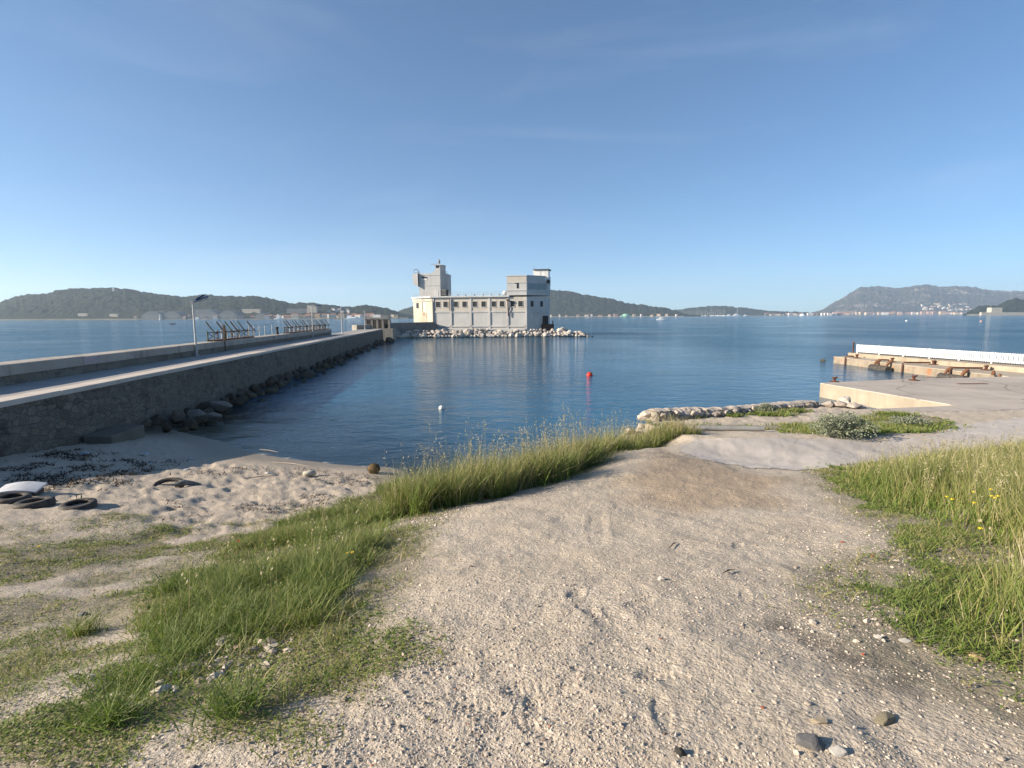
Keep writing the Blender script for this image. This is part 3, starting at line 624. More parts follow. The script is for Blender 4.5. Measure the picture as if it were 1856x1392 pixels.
b = MB(); b.box(-1.1, 1.1, -.5, .5, -.8, .34); blk = b.build('concrete_block', concrete('block_concrete', (.17,.15,.12), (.12,.105,.085)), bevel=.05)
c_ = J((a0+a1)/2, .75, 0); blk.location = (c_.x, c_.y, hz(c_.x, c_.y)+.12); blk.rotation_euler = (R(3), 0, math.atan2(JD.y, JD.x)); tag(blk, 'low concrete block at the foot of the jetty wall where sand meets water', 'block')
# faded notice on the parapet
def sfor(px, py, z, o):
    "distance along the jetty where the vertical plane at offset o is seen"
    d = ray(px, py); oo = Vector((0,0,H)); t = ((JO+JN*o)-oo).dot(JN)/d.dot(JN); return (oo+d*t-JO).dot(JD)
s_ = sfor(167, 657, 0, -3.26); b = MB(); b2 = MB()
b.box(-.62, .62, -.01, .01, -.19, .19)
for k in range(5): b2.box(-.52+.04*(k%2), .5-.12*((k*7)%3), -.014, -.0105, .12-k*.065, .15-k*.065)
nt = empty('notice_board', J(s_, -3.262, DZ+.59), math.atan2(JD.y, JD.x), 'faded notice with pale pinkish lines fixed to the jetty parapet', 'sign')
b.build('panel', simple('notice_panel', (.36,.33,.32), (.30,.28,.27), 4), nt); b2.build('lettering', simple('faded_pink', (.46,.34,.36), (.42,.32,.34), 4, bump=0), nt)
# lamp posts
def lamp(px, py, h, head, label):
    g_ = PZ(px, py, DZ); s_ = (g_-JO).dot(JD)
    r_ = empty('lamp_post', J(s_, -3.15, DZ), math.atan2(JD.y, JD.x)-math.pi/2, label, 'lamp post', 'lamp posts along the jetty')
    b = MB(); b.tube([(0,0,-.01),(0,0,h)], .07, 12, r2=.045); b.lathe([(.0,.06),(.17,.06),(.17,.0),(.17,-.01)], seg=12); b.build('post', M_GALV, r_)
    if head == 1:
        b = MB(); b.tube([(-.12,0,h-.03),(.1,0,h),(.55,0,h+.10)], .05, 8); b.box(-.14,.1,-.09,.09,h-.12,h+.10); b.build('arm', M_GALV, r_)
        b = MB(); Mh = Matrix.Translation((.62,0,h+.16)) @ Matrix.Rotation(R(-22),4,'Y'); b.prism([(-.42,-.12),(.42,-.17),(.42,.17),(-.42,.12)], 0, .09, 0, Mh); hd = b.build('lamp_head', M_BLUE, r_, bevel=.03)
        b = MB(); b.prism([(-.3,-.1),(.36,-.14),(.36,.14),(-.3,.1)], -.05, -.002, 0, Mh); b.build('lens', simple('lamp_lens', (.5,.5,.45), rough=.3, bump=0), r_)
        b = MB(); b.box(-.34,.34,-.18,.18,0,.03,0, Matrix.Translation((.52,0,h+.30)) @ Matrix.Rotation(R(-30),4,'Y')); b.tube([(.45,0,h+.1),(.5,0,h+.29)], .025, 6); b.build('solar_panel', M_BLUE, r_)
    elif head == 2:
        b = MB(); b.tube([(0,0,h-.05),(.5,0,h+.02)], .04, 8); b.build('arm', M_GALV, r_)
        b = MB(); b.prism([(-.3,-.1),(.5,-.14),(.5,.14),(-.3,.1)], -.04, .06, 0, Matrix.Translation((.7,0,h+.03))); b.build('lamp_head', M_BLUE, r_, bevel=.02)
    elif head == 3:
        b = MB(); b.box(-.13,.13,-.09,.09,h-.55,h); b.build('junction_box', M_GALV, r_, bevel=.02)
        b = MB(); b.tube([(.14,0,0),(.14,0,h*.95)], .035, 6); b.build('conduit', M_GALV, r_)
    else:
        b = MB(); b.tube([(-.3,0,h*.55),(.9,0,h*.56)], .05, 8); b.build('crossbar', M_GALV, r_)
    return r_
lamp(371, 645, 3.65, 1, 'nearest lamp post on the jetty, pale steel with a tilted blue head and panel')
lamp(553, 612, 4.0, 2, 'thin lamp post behind the second rusty rack with a short blue lamp arm')
lamp(627, 603.5, 4.3, 3, 'thick bare post beyond the end of the parapet with a pipe along its side')
lamp(669, 597, 3.9, 4, 'farthest thin post near the portal frames with a short pale crossbar')
# racks of slanted iron arms on the parapet
def rack(s0, s1, xs_, label, tall=1.15):
    o_ = -4.15; r_ = empty('iron_rack', J(s0, o_, DZ+.8), 0, label, 'rack', 'iron racks on the parapet'); zt = DZ+.8
    b = MB(); jbox(b, s0, s1, o_-.1, o_+.5, zt-.01, zt+.10); wpart(b, 'base_beam', M_RUSTO, r_)
    b = MB(); jbox(b, s0, s1, o_-.03, o_+.03, zt+.62, zt+.68); jbox(b, s0, s1, o_+.43, o_+.48, zt+.62, zt+.67); wpart(b, 'rail', M_RUST, r_)
    ss_ = [s0+(s1-s0)*f for f in xs_]; 
    for k, s in enumerate(ss_):
        b = MB(); m_ = M_GREEN if k % 3 == 0 else (M_RUST if k % 3 == 1 else M_GALV)
        b.tube([J(s, o_, zt), J(s, o_, zt+.78)], .045, 6); b.tube([J(s, o_+.45, zt), J(s, o_+.45, zt+.66)], .035, 6)
        b.tube([J(s+.1, o_+.62, zt+.55), J(s, o_+.38, zt+.85), J(s-.05, o_-.02, zt+tall+.32)], .05, 6)
        wpart(b, 'slanted_arm', m_, r_)
    for k in range(0, len(ss_)-1, 2):
        if ss_[k+1]-ss_[k] < 4: b = MB(); b.tube([J(ss_[k], o_, zt+.1), J(ss_[k+1], o_, zt+.62)], .022, 5); b.tube([J(ss_[k], o_, zt+.62), J(ss_[k+1], o_, zt+.1)], .022, 5); wpart(b, 'cross_brace', M_RUST, r_)
    return r_
sA, sB, sC, sD = (sfor(px, py, 0, -4.15) for px, py in ((377,620),(450,610),(515,603),(590,598)))
def fr(px, a, b_): 
    s = sfor(px, 610, 0, -4.15); return (s-a)/(b_-a)
rack(sA, sB, [0]+[fr(p, sA, sB) for p in (395,402,410,420,425,433)]+[1], 'nearer rusty iron rack of widely spaced slanted arms on the jetty parapet')
rack(sC, sD, list(np.linspace(0, 1, 19)), 'farther dense rusty rack of slanted arms on the jetty parapet, behind the thin lamp post', 1.1)
hr = empty('handrail', J(sB, -4.1, DZ+.8), 0, 'thin pale handrail on the parapet between the two rusty racks', 'railing')
ps = [sfor(p, 612, 0, -4.1) for p in (452,461,471,481,494)]
for s in ps: b = MB(); b.tube([J(s,-4.1,DZ+.8), J(s,-4.1,DZ+1.85)], .035, 6); wpart(b, 'rail_post', M_GALV, hr)
b = MB(); b.tube([J(ps[0],-4.1,DZ+1.83), J(ps[-1],-4.1,DZ+1.87)], .028, 6); b.tube([J(ps[0],-4.1,DZ+1.3), J(ps[2],-4.1,DZ+1.3)], .018, 6); wpart(b, 'top_rail', M_GALV, hr)
s = sfor(502, 609, 0, -4.1); b = MB(); b.lathe([(.17,0),(.17,.1),(.13,.15),(.13,.62),(.19,.68),(.19,.78),(.0,.8)], seg=14)
o = b.build('mooring_bollard', M_BLACK, loc=J(s, -4.05, DZ+.8)); tag(o, 'black mooring bollard on the parapet between handrail and second rack', 'bollard')
s = sfor(600, 600, 0, -4.0); b = MB(); b.tube([(0,0,0),(0,0,.75)], .09, 10); b.lathe([(.12,.7),(.12,.8),(0,.82)]); o = b.build('marker_post', M_BLACK, loc=J(SP-1, -4.0, DZ+.8)); tag(o, 'short dark post at the far end of the jetty parapet', 'post')
s = sfor(409, 640, 0, -3.22); b = MB(); b.box(-.08,.08,-.06,.06,0,1.25); b.tube([(0,-.02,-.8),(0,-.02,0)], .045, 8); o = b.build('electric_cabinet', simple('brown_cabinet', (.13,.085,.05), (.09,.07,.045), 4), loc=J(s, -3.2, DZ+.8), bevel=.01); tag(o, 'narrow brown cabinet with a pipe down the parapet in front of the nearer rack', 'cabinet')
# end of the jetty: squat block, portal frames, causeway wall
M_OLDC = concrete('old_concrete', (.31,.28,.235), (.22,.20,.17), amt=.7); M_SHADEC = concrete('grey_concrete', (.21,.21,.205), (.15,.15,.148), amt=.6, green=-.1)
def plat(a, b_, w, z0, z1, name, m_, label, cat, extra=None):
    a = Vector((a[0], a[1], 0)); b2_ = Vector((b_[0], b_[1], 0)); u = (b2_-a).normalized(); n_ = Vector((u.y, -u.x, 0)); L = (b2_-a).length
    mb = MB(); mb.box(0, L, -w, 0, z0, z1); o = mb.build(name, m_, bevel=.03); o.location = (a.x, a.y, 0); o.rotation_euler = (0, 0, math.atan2(u.y, u.x)); tag(o, label, cat); return o
e0 = PD(646, 592, 113); e1 = PD(664, 592, 116)
plat((e0.x-1, e0.y), (e1.x+.5, e1.y-1), 3, -2, 3.5, 'concrete_block', M_OLDC, 'low weathered concrete block at the seaward end of the jetty beside the portal frames', 'block')
pf = empty('portal_frame', PD(664, 597, 119)*1, 0, 'row of concrete portal posts with dark openings at the end of the jetty', 'portal')
pf.location.z = 2.6
pz = pf.location.copy(); xe = PD(706, 590, 119).x-pz.x
b = MB(); b.box(-.3, xe, -.5, .5, 2.05, 2.45); b.build('lintel', M_OLDC, pf, bevel=.03)
for f in (0, .27, .5, .73, 1.0): b = MB(); b.box(xe*f-.22, xe*f+.22, -.4, .4, -3, 2.05); b.build('post', M_OLDC, pf, bevel=.03)
b = MB(); b.box(-.2, xe-.1, 1.2, 2.0, -4, 2.0); b.build('shade_backing', simple('recess_shade', (.07,.065,.06)), pf)  # near-black box puts the shade of the portal openings into colour
b = MB(); b.box(-1, xe+1, -1.2, 2.2, -4.5, -.02); b.build('plinth', M_OLDC, pf, bevel=.04)
# causeway wall running to the building
ca = PD(697, 596, 127); cb = PD(792, 596, 145.5)
cw = empty('causeway_wall', (ca.x, ca.y, 0), math.atan2(cb.y-ca.y, cb.x-ca.x), 'dark grey causeway wall in shade leading from the jetty to the building', 'wall'); L = (Vector((cb.x-ca.x, cb.y-ca.y, 0))).length
b = MB(); b.add([(0,0,-2),(L+5,0,-2),(L+5,0,1.2),(L-1,0,3.6),(0,0,3.6),(0,1.1,-2),(L+5,1.1,-2),(L+5,1.1,1.2),(L-1,1.1,3.6),(0,1.1,3.6)], [(0,1,2,3,4),(9,8,7,6,5),(0,5,6,1),(1,6,7,2),(2,7,8,3),(3,8,9,4),(4,9,5,0)])
b.build('wall', M_SHADEC, cw)
b = MB(); b.box(-.1, L-1, -.08, 1.18, 3.602, 3.72); b.build('coping', M_OLDC, cw)
b = MB(); b.box(-1.5, L+2, -.6, 4.5, -2.5, 1.2); b.build('walkway', M_OLDC, cw)
# ------------------------------------------------------------------ rocks
def rock_mesh(name, seed, mat_, sub=2):
    "angular boulder: convex hull of scattered points, edges worn"
    r_ = random.Random(seed); bm = bmesh.new()
    for k in range(22):
        d = Vector((r_.gauss(0,1), r_.gauss(0,1), r_.gauss(0,1))).normalized(); bm.verts.new(d*r_.uniform(.78, 1.08))
    res = bmesh.ops.convex_hull(bm, input=bm.verts); bmesh.ops.delete(bm, geom=[g for g in res['geom_interior'] if isinstance(g, bmesh.types.BMVert)], context='VERTS')
    bmesh.ops.bevel(bm, geom=bm.edges[:], offset=.06, segments=1, affect='EDGES', profile=.6)
    bmesh.ops.triangulate(bm, faces=bm.faces[:]); bmesh.ops.subdivide_edges(bm, edges=bm.edges[:], cuts=1, use_grid_fill=True)
    for v in bm.verts: v.co *= 1+.07*mnoise.noise(v.co*3+Vector((0, seed, 0)))+.05*mnoise.noise(v.co*8+Vector((seed, 0, 0)))
    me = bpy.data.meshes.new(name); bm.to_mesh(me); bm.free(); me.materials.append(mat_)
    for p in me.polygons: p.use_smooth = False
    return me
def rock_mat(name, a, b_, spot=(.10,.09,.08), algae=True, zr=(.0,.45)):
    t = NT(name); g = t.geo(); c = t.mix(t.rnd(), a, b_)
    c = t.mix(t.ramp(t.noise(g, 2.2, 5, .65), [(.5,0.),(.72,.7)]), c, spot)
    if algae:
        s = t.n('SeparateXYZ'); t.l(g, s.inputs[0]); c = t.mix(t.ramp(t.math('ADD', s.outputs[2], t.math('MULTIPLY', t.noise(g, 2, 3), .3)), [(zr[0]+.1,.95),(zr[1],0.)]), c, (.06,.05,.025))
    return t.bsdf(c, .85, t.bump(t.noise(g, 9, 5, .65), .03), 0, .2)
M_RP = rock_mat('pale_limestone', (.56,.50,.435), (.36,.31,.255)); M_RD = rock_mat('brown_rock', (.12,.095,.07), (.06,.05,.038), zr=(.05,.6)); M_RS = rock_mat('dry_stone', (.46,.40,.34), (.33,.28,.23), algae=False)
RP = [rock_mesh('boulder', 300+k, M_RP) for k in range(9)]; RD = [rock_mesh('boulder', 330+k, M_RD) for k in range(8)]; RS = [rock_mesh('stone', 360+k, M_RS) for k in range(8)]
def put_rock(name, me, x, y, z, s, label, group, cat='boulder', sq=(1,1,.8)):
    o = link(name, me); o.location = (x, y, z); o.scale = (s*sq[0]*random.uniform(.8,1.25), s*sq[1]*random.uniform(.8,1.2), s*sq[2]*random.uniform(.8,1.15))
    o.rotation_euler = (random.uniform(-.5,.5), random.uniform(-.5,.5), random.uniform(0, 6.28)); tag(o, label, cat, group); return o
a_ = PZ(697, 613, 0); b_ = PZ(1064, 610, 0)
row = [(0.0, .45, 1.25, 'front'), (1.5, 1.05, 1.2, 'mid'), (3.0, 1.5, 1.1, 'crest')]
for ro, zc, sz, nm in row:
    n = 58 if ro < 2.5 else 62
    for k in range(n):
        f = (k+random.uniform(-.25,.25))/(n-1); endf = min(1, (1-f)*9+.25)
        x = a_.x+(b_.x-a_.x)*f; y = a_.y+(b_.y-a_.y)*f+ro*1.3*endf+random.uniform(-.5,.5)
        put_rock('boulder', random.choice(RP), x, y, zc*endf*random.uniform(.8,1.15)-.1, sz*random.choice((.38,.5,.6,.75,.92)), 'pale limestone boulder of the breakwater in front of the grey building', 'pale boulders of the breakwater')
for k in range(26):   # back slope, seen between the crest rocks
    f = random.random(); x = a_.x+(b_.x-a_.x)*f*.95; y = a_.y+(b_.y-a_.y)*f+5.2+random.uniform(-.5,.5)
    put_rock('boulder', random.choice(RP), x, y, .35, random.uniform(.6,.95), 'pale limestone boulder of the breakwater in front of the grey building', 'pale boulders of the breakwater')
q = PZ(1066, 610.5, 0); put_rock('boulder', RD[2], q.x+.8, q.y, .0, .45, 'small dark low rock at the very tip of the pale breakwater', 'dark shore rocks', sq=(1.8,.8,.5))
for k in range(120):   # dark rip-rap along the jetty foot
    s = 25*(112/25)**((k+random.uniform(-.4,.4))/119); lane = k % 3; o_ = [.55, 1.35, 2.2][lane]+random.uniform(-.3,.3)
    if s < 27: o_ = min(o_, 1.6)
    p = J(s, o_); zb = max(-.25, float(height([p.x],[p.y])[0])); sc_ = random.uniform(.24,.5)*(1.15 if lane < 2 else .85)
    put_rock('boulder', random.choice(RD), p.x, p.y, max(zb, -.1)+[.45,.2,-.02][lane], sc_, 'dark brown boulder in the shade along the foot of the jetty wall', 'dark boulders along the jetty foot')
for k, (px, py, s, lb) in enumerate(((355,742,.55,'pale grey boulder leaning on others at the near end of the jetty rocks'),(398,728,.6,'large light boulder above the waterline by the jetty wall'),(385,745,.42,'flat light boulder just above the water near the jetty'),(340,728,.42,'light boulder half against the jetty wall at the near end of the rocks'))):
    q = PZ(px, py, .7); put_rock('boulder', rock_mesh('boulder', 400+k, rock_mat('light_rock', (.22,.195,.165), (.17,.15,.125), algae=False)), q.x, q.y, .45, s*.72, lb, 'lighter boulders near the beach', sq=(1.5,1,.7))
for k in range(14):   # rocks where the jetty meets the breakwater
    q = PZ(668+k*3.2, random.uniform(612,622), .2); put_rock('boulder', random.choice(RD), q.x, q.y, random.uniform(0,.6), random.uniform(.6,.9), 'brown boulder where the jetty meets the pale breakwater', 'brown boulders at the jetty end')
# ------------------------------------------------------------------ quays on the right
M_Q = concrete('quay_top', (.46,.405,.345), (.36,.315,.27), streak=False, sc=.35)
def add_cracks(m_, rot, cell=4.5):
    "slab joints, cracks and oil stains on the quay surface"
    nt = m_.node_tree; p = [n for n in nt.nodes if n.type == 'BSDF_PRINCIPLED'][0]; src = p.inputs['Base Color'].links[0].from_socket
    t = NT.__new__(NT); t.m = m_; t.t = nt; g = t.geo(); mp_ = t.n('Mapping'); mp_.inputs['Rotation'].default_value = (0,0,rot); t.l(g, mp_.inputs[0])
    br = t.n('TexBrick'); br.inputs['Scale'].default_value = 1; br.inputs['Brick Width'].default_value = cell; br.inputs['Row Height'].default_value = cell*.8; br.inputs['Mortar Size'].default_value = .022; br.offset = 0
    br.inputs['Color1'].default_value = (0,0,0,1); br.inputs['Color2'].default_value = (.0,.0,.0,1); br.inputs['Mortar'].default_value = (1,1,1,1); t.l(mp_.outputs[0], br.inputs['Vector'])
    nz_ = t.n('TexNoise'); nz_.inputs['Scale'].default_value = .8; nz_.inputs['Detail'].default_value = 6; t.l(g, nz_.inputs['Vector']); wv = t.mix(.9, g, nz_.outputs['Color'], 'ADD')
    ck = t.ramp(t.vor(wv, .22, 'DISTANCE_TO_EDGE'), [(0, .75), (.012, 0.)])
    c = t.mix(t.math('MULTIPLY', br.outputs['Color'], .6), src, (.17,.145,.12)); c = t.mix(ck, c, (.13,.11,.09))
    c = t.mix(t.ramp(t.noise(g, .5, 6, .7), [(.6,0.),(.72,.4)]), c, (.20,.175,.15)); t.l(c, p.inputs['Base Color'])
add_cracks(M_Q, .1); M_QW = concrete('quay_wall', (.36,.305,.23), (.28,.235,.175), stain=(.16,.13,.08), amt=.5, green=.0)
M_LEDGE = concrete('ledge_concrete', (.30,.25,.19), (.22,.185,.14), stain=(.13,.10,.06), amt=.55, rust=.85, green=.0); M_LT = concrete('ledge_top', (.42,.36,.28), (.33,.28,.22), streak=False, sc=.9)
QZ = .9
qv = [PZ(*p, QZ) for p in ((1487,694),(1642,687),(1856,682))]; qv = [(v.x, v.y) for v in qv]
qn = [(v.x, v.y) for v in (PZ(*p, QZ) for p in ((1856,757),(1722,763),(1640,750),(1566,745),(1568,741.5),(1735,735)))]
poly = qv+[(60, qv[2][1]+2), (60, qn[0][1]-2)]+qn
quay = empty('quay', (25, 30, 0), 0, 'broad pale concrete quay with a sharp corner over the water', 'quay')
b = MB(); b.prism(poly, -3, QZ-.05); wpart(b, 'quay_wall', M_QW, quay)
b = MB(); b.prism(poly, QZ-.049, QZ+.0); 
wpart(b, 'quay_top', M_Q, quay)
b = MB(); v0 = Vector((*qv[0], 0)); v1 = Vector((*qn[-1], 0)); u = (v1-v0).normalized(); nn = Vector((u.y, -u.x, 0)); nn = -nn if nn.dot(Vector((-1,-1,0))) < 0 else nn
for f in (.34, .36): pass
b.add([v0+u*.0+nn*.02+Vector((0,0,QZ-.5)), v0+u*.5+nn*.02+Vector((0,0,QZ-.5)), v0+u*.5+nn*.02+Vector((0,0,QZ-.08)), v0+nn*.02+Vector((0,0,QZ-.08))], [(0,1,2,3)])
b = MB(); lp = PZ(1762, 696, QZ); b.box(-.9, .9, -.12, .12, 0, .03); o = b.build('drain_cover', M_RUSTO); o.location = (lp.x, lp.y, QZ+.002); tag(o, 'narrow brown iron strip set in the quay surface', 'grating')
def bollard(p, label, s=1, rz=0):
    r_ = empty('mooring_bollard', p, rz, label, 'bollard', 'rusty mooring bollards'); 
    b = MB(); b.lathe([(.42*s,0),(.42*s,.04*s),(.38*s,.06*s)], seg=18); b.lathe([(.0,.061*s),(.39*s,.061*s)], seg=18); b.build('base_plate', M_RUST, r_)
    b = MB(); b.lathe([(.16*s,.05*s),(.125*s,.12*s),(.115*s,.28*s),(.15*s,.33*s),(.2*s,.37*s),(.2*s,.42*s),(.13*s,.46*s),(0,.47*s)], seg=16); b.tube([(.0,0,.38*s),(.3*s,0,.42*s)], .07*s, 8); b.build('shaft', M_RUST, r_); return r_
bollard(PZ(1512,692,QZ), 'rusty bollard at the corner of the pale quay', .68, .2); bollard(PZ(1656,689.5,QZ), 'rusty bollard on the far edge of the pale quay, in front of the old ledge', .72, .1)
# old rusty ledge with fence, farther right
LZ, UZ = .7, 1.1
fl = [(34.9,57.3),(35.5,44),(36.6,32)]; rl = [(36.6,57.6),(38.6,44),(40.8,32)]
led = empty('old_quay', (37, 45, 0), 0, 'stepped old quay with rust stained edge under the white fence', 'quay')
b = MB(); b.prism(fl+[(48,30),(46,58),(36.6,57.9)], -3, LZ-.06); wpart(b, 'lower_step', M_LEDGE, led)
b = MB(); b.prism([(x-.04,y) for x,y in fl]+[(48,30),(46,58),(36.6,57.95)], LZ-.058, LZ); wpart(b, 'step_top', M_LT, led)
b = MB(); b.prism(rl+[(46,30),(44,58)], LZ-.3, UZ); wpart(b, 'upper_step', M_QW, led)
q = PZ(1506, 655, 0); put_rock('boulder', RD[1], q.x-.6, q.y+.5, 0, .4, 'dark rock just breaking the water off the end of the old ledge', 'dark shore rocks', sq=(1.5,.8,.6))
q = PZ(1521, 656, 0); put_rock('boulder', RD[4], q.x, q.y, .05, .6, 'dark rock touching the end of the old ledge', 'dark shore rocks', sq=(1.5,.8,.7))
M_WH = simple('white_paint', (.80,.80,.78), (.72,.72,.71), 2, .5, 0)
fence = empty('picket_fence', (37.0,56.6,UZ), 0, 'long white picket fence along the old quay by the sea', 'fence')
fa = Vector((36.95,56.8,UZ)); fb = Vector((43.3,30.5,UZ)); u = (fb-fa).normalized(); L = (fb-fa).length; npk = int(L/.175)
b = MB(); th = math.atan2(u.y, u.x)
for k in range(npk):
    p = fa+u*(k*.175+.06); b.box(-.05,.05,-.012,.012,.14,.93,0, Matrix.Translation(p) @ Matrix.Rotation(th,4,'Z'))
wpart(b, 'pickets', M_WH, fence)
b = MB(); Mf = Matrix.Translation(fa) @ Matrix.Rotation(th,4,'Z')
for zc in (.26,.80): b.box(0, L, .014,.055, zc-.04, zc+.04, 0, Mf)
wpart(b, 'rails', M_WH, fence)
for k in range(int(L/2.6)+1): b = MB(); b.box(-.05,.05,.057,.15,0,.95,0, Matrix.Translation(fa+u*(k*2.6+.05)) @ Matrix.Rotation(th,4,'Z')); wpart(b, 'fence_post', M_WH, fence)
for dx, lb in ((0, 'dark post cap at the far end of the white fence'),): 
    b = MB(); b.lathe([(.07,0),(.07,1.0),(.12,1.02),(.12,1.14),(0,1.16)], seg=10); o = b.build('bollard_post', M_RUST, loc=(36.75,57.0,UZ)); tag(o, lb, 'post')
for (px, py, lb, k) in ((1553,649,'rusty bollard with a bent pipe at the far end of the old ledge',0),(1617,656,'rusty bollard on the old ledge above the dark hanging fender',1),(1692,661,'rusty bollard with a bent pipe in the middle of the old ledge',2),(1787,671,'rusty bollard nearest on the old ledge above a tangle of pipes',3)):
    p = PZ(px, py, LZ); r_ = bollard(p, lb, .85, .5)
    x0 = 34.9+(57.3-p.y)*.045
    pp = empty('bent_pipe', (x0, p.y, LZ), 0, ['thin','thick','straight','heavy'][k]+' rusty pipe bent over the edge beside the '+['far end','second','middle','nearest'][k]+' bollard of the old ledge', 'pipe', 'rusty pipes over the ledge')
    b = MB(); e = p.x-x0-.3; b.tube([(e,.0,.18),(.3,.1,.2),(-.02,.1,.22),(-.14,.1,.1),(-.16,.1,-1.2)], .07, 8); b.build('pipe', M_RUST, pp)
    if k in (1, 3):
        fd = empty('fender', (x0-.35, p.y-.5, .12), 0, ('dark rubber fender hanging at the waterline below the second bollard' if k == 1 else 'dark rubber fender low on the ledge below the nearest bollard'), 'fender', 'hanging fenders')
        b = MB(); b.tube([(-.1,-1.3,.0),(-.1,1.1,.0)], .33, 12); b.build('roller', M_BLACK, fd)
        for dy in (-.9,.7): b = MB(); b.tube([(-.1,dy,.25),(.1,dy,.6),(.4,dy,.75)], .10, 7, r2=.16); b.build('bracket', M_RUSTO, fd)
for k, (px, py, s) in enumerate(((1757,664,.3),(1800,680,.4),(1812,684,.3))):
    q = PZ(px, py, LZ); b = MB(); b.lathe([(.0,0),(.3*s,0),(.34*s,.3*s),(.22*s,.8*s),(.1*s,.9*s),(0,.92*s)], seg=9); o = b.build('rusty_stub', M_RUSTO, loc=(q.x,q.y,LZ)); tag(o, ['small pale orange stub on the back of the old ledge','rusty stub beside the nearest bollard of the old ledge','smaller rusty stub at the near end of the old ledge'][k], 'stub')
# ------------------------------------------------------------------ the grey building on the water
K = 145/F
def fc(name, a, b_, **kw): return concrete(name, a, b_, sc=.25, bump=.01, **kw)
M_GREY = fc('grey_render', (.52,.505,.475), (.43,.42,.40), stain=(.30,.285,.26), amt=.45); M_UP = fc('beige_grey_render', (.55,.49,.41), (.46,.42,.36), stain=(.33,.29,.24), amt=.4)
M_CREAM = fc('cream_render', (.50,.46,.375), (.41,.375,.30), stain=(.34,.25,.16), amt=.6); M_BAND = fc('pale_band', (.55,.55,.53), (.46,.46,.45), amt=.3); M_WIN = simple('window_dark', (.018,.019,.02), (.03,.03,.03), 2, .6, 0, spec=.1)
M_FR = simple('steel_grey', (.30,.30,.29), rough=.6, bump=0); M_BARS = simple('window_bars', (.13,.13,.125), rough=.7, bump=0); M_GLASS = simple('window_band_glass', (.12,.16,.19), (.16,.20,.22), 2, .15, 0, spec=.6); M_CHALK = simple('white_cladding', (.72,.70,.66), (.60,.58,.54), 1, .7, .002)
M_PEEL = concrete('peeling_door', (.50,.43,.35), (.42,.31,.22), stain=(.32,.15,.07), amt=.9, rust=.95, sc=.8)
BO = PD(787, 573, 146); BA = R(11)
bl = empty('harbour_building', (BO.x, BO.y, 0), -BA, 'grey concrete harbour building with two unequal towers standing in the water behind the breakwater', 'building')
def zy(y): return H + (573.4-y)*K
def bx_(x, v=0):
    "local x of a photo column at local depth v"
    k = (x-928)/F; c, s_ = math.cos(BA), math.sin(BA); return (k*BO.y-BO.x+v*(k*c-s_))/(c+k*s_)
LF = bx_(955)
RO = zy(540); BAS = -.8
# plan of the main body with chamfered ends
dl = 6.2; lx = bx_(752.3, 6.2); rx = bx_(990, 4.8)
body = [(0,0),(LF,0),(rx,4.8),(rx,13),(lx,13),(lx,dl),(0,0)][:-1]
b = MB(); b.prism(body, BAS, RO); b.build('body', [M_GREY], bl)
# upper strip in warmer render
b = MB(); b.box(.25, LF-.2, -.05, .0, zy(564.6), RO-.02)
up = b.build('upper_wall', M_UP, bl)
b = MB(); b.prism([(-.9,-.55),(bx_(924),-.55),(bx_(924),9),(lx-.5,9.5),(lx-.5,dl-.4)], RO+.002, RO+.42); b.build('roof_slab', M_BAND, bl, bevel=.03)
for x in (350,512,695,868,1037,1207):
    X = bx_(x/5.156+720); b = MB(); b.box(X-.25, X+.25, -.2, -.052, .9 if x != 350 else 0, RO-.002); b.build('pilaster', M_GREY, bl, bevel=.02)
for y0, y1, d in ((563.8,566.8,.14),(589.8,592.2,.2)):
    b = MB(); b.box(.26, LF-.02, -d, -.053, zy(y1), zy(y0)); b.build('band', M_GREY, bl, bevel=.02)
b = MB(); b.box(.3, bx_(860), -1.1, -.36, BAS, zy(594)); b.build('ledge', M_GREY, bl, bevel=.05)
b = MB(); b.box(bx_(884), LF-.3, -.9, -.36, BAS, zy(595)); b.build('ledge', M_GREY, bl, bevel=.05)
def window(Mw, w, h, white=False, bars=(3,3)):
    b = MB(); e = .09
    b.box(-w/2-.04, w/2+.04, -.10, .02, -h/2-.16, -h/2, 0, Mw); b.box(-w/2-e, -w/2, -.06, .02, -h/2, h/2, 0, Mw); b.box(w/2, w/2+e, -.06, .02, -h/2, h/2, 0, Mw); b.box(-w/2-e, w/2+e, -.06, .02, h/2, h/2+.07, 0, Mw)
    f = b.build('window', M_BAND, bl)
    b = MB(); b.box(-w/2, w/2, -.02, .02, -h/2, h/2, 0, Mw); p = b.build('pane', M_CHALK if white else M_WIN, f)
    if not white:
        b = MB()
        for k in range(1, bars[0]): b.box(-w/2+w*k/bars[0]-.025, -w/2+w*k/bars[0]+.025, -.045, -.022, -h/2, h/2, 0, Mw)
        for k in range(1, bars[1]): b.box(-w/2, w/2, -.044, -.023, -h/2+h*k/bars[1]-.025, -h/2+h*k/bars[1]+.025, 0, Mw)
        b.build('bars', M_BARS, f)
    KIDS[f.name] = []
for x in (393,462,557,638,732,814,908,984,1081,1155):
    window(Matrix.Translation((bx_(x/5.156+720), -.055, zy(552))), 1.22, 1.42)
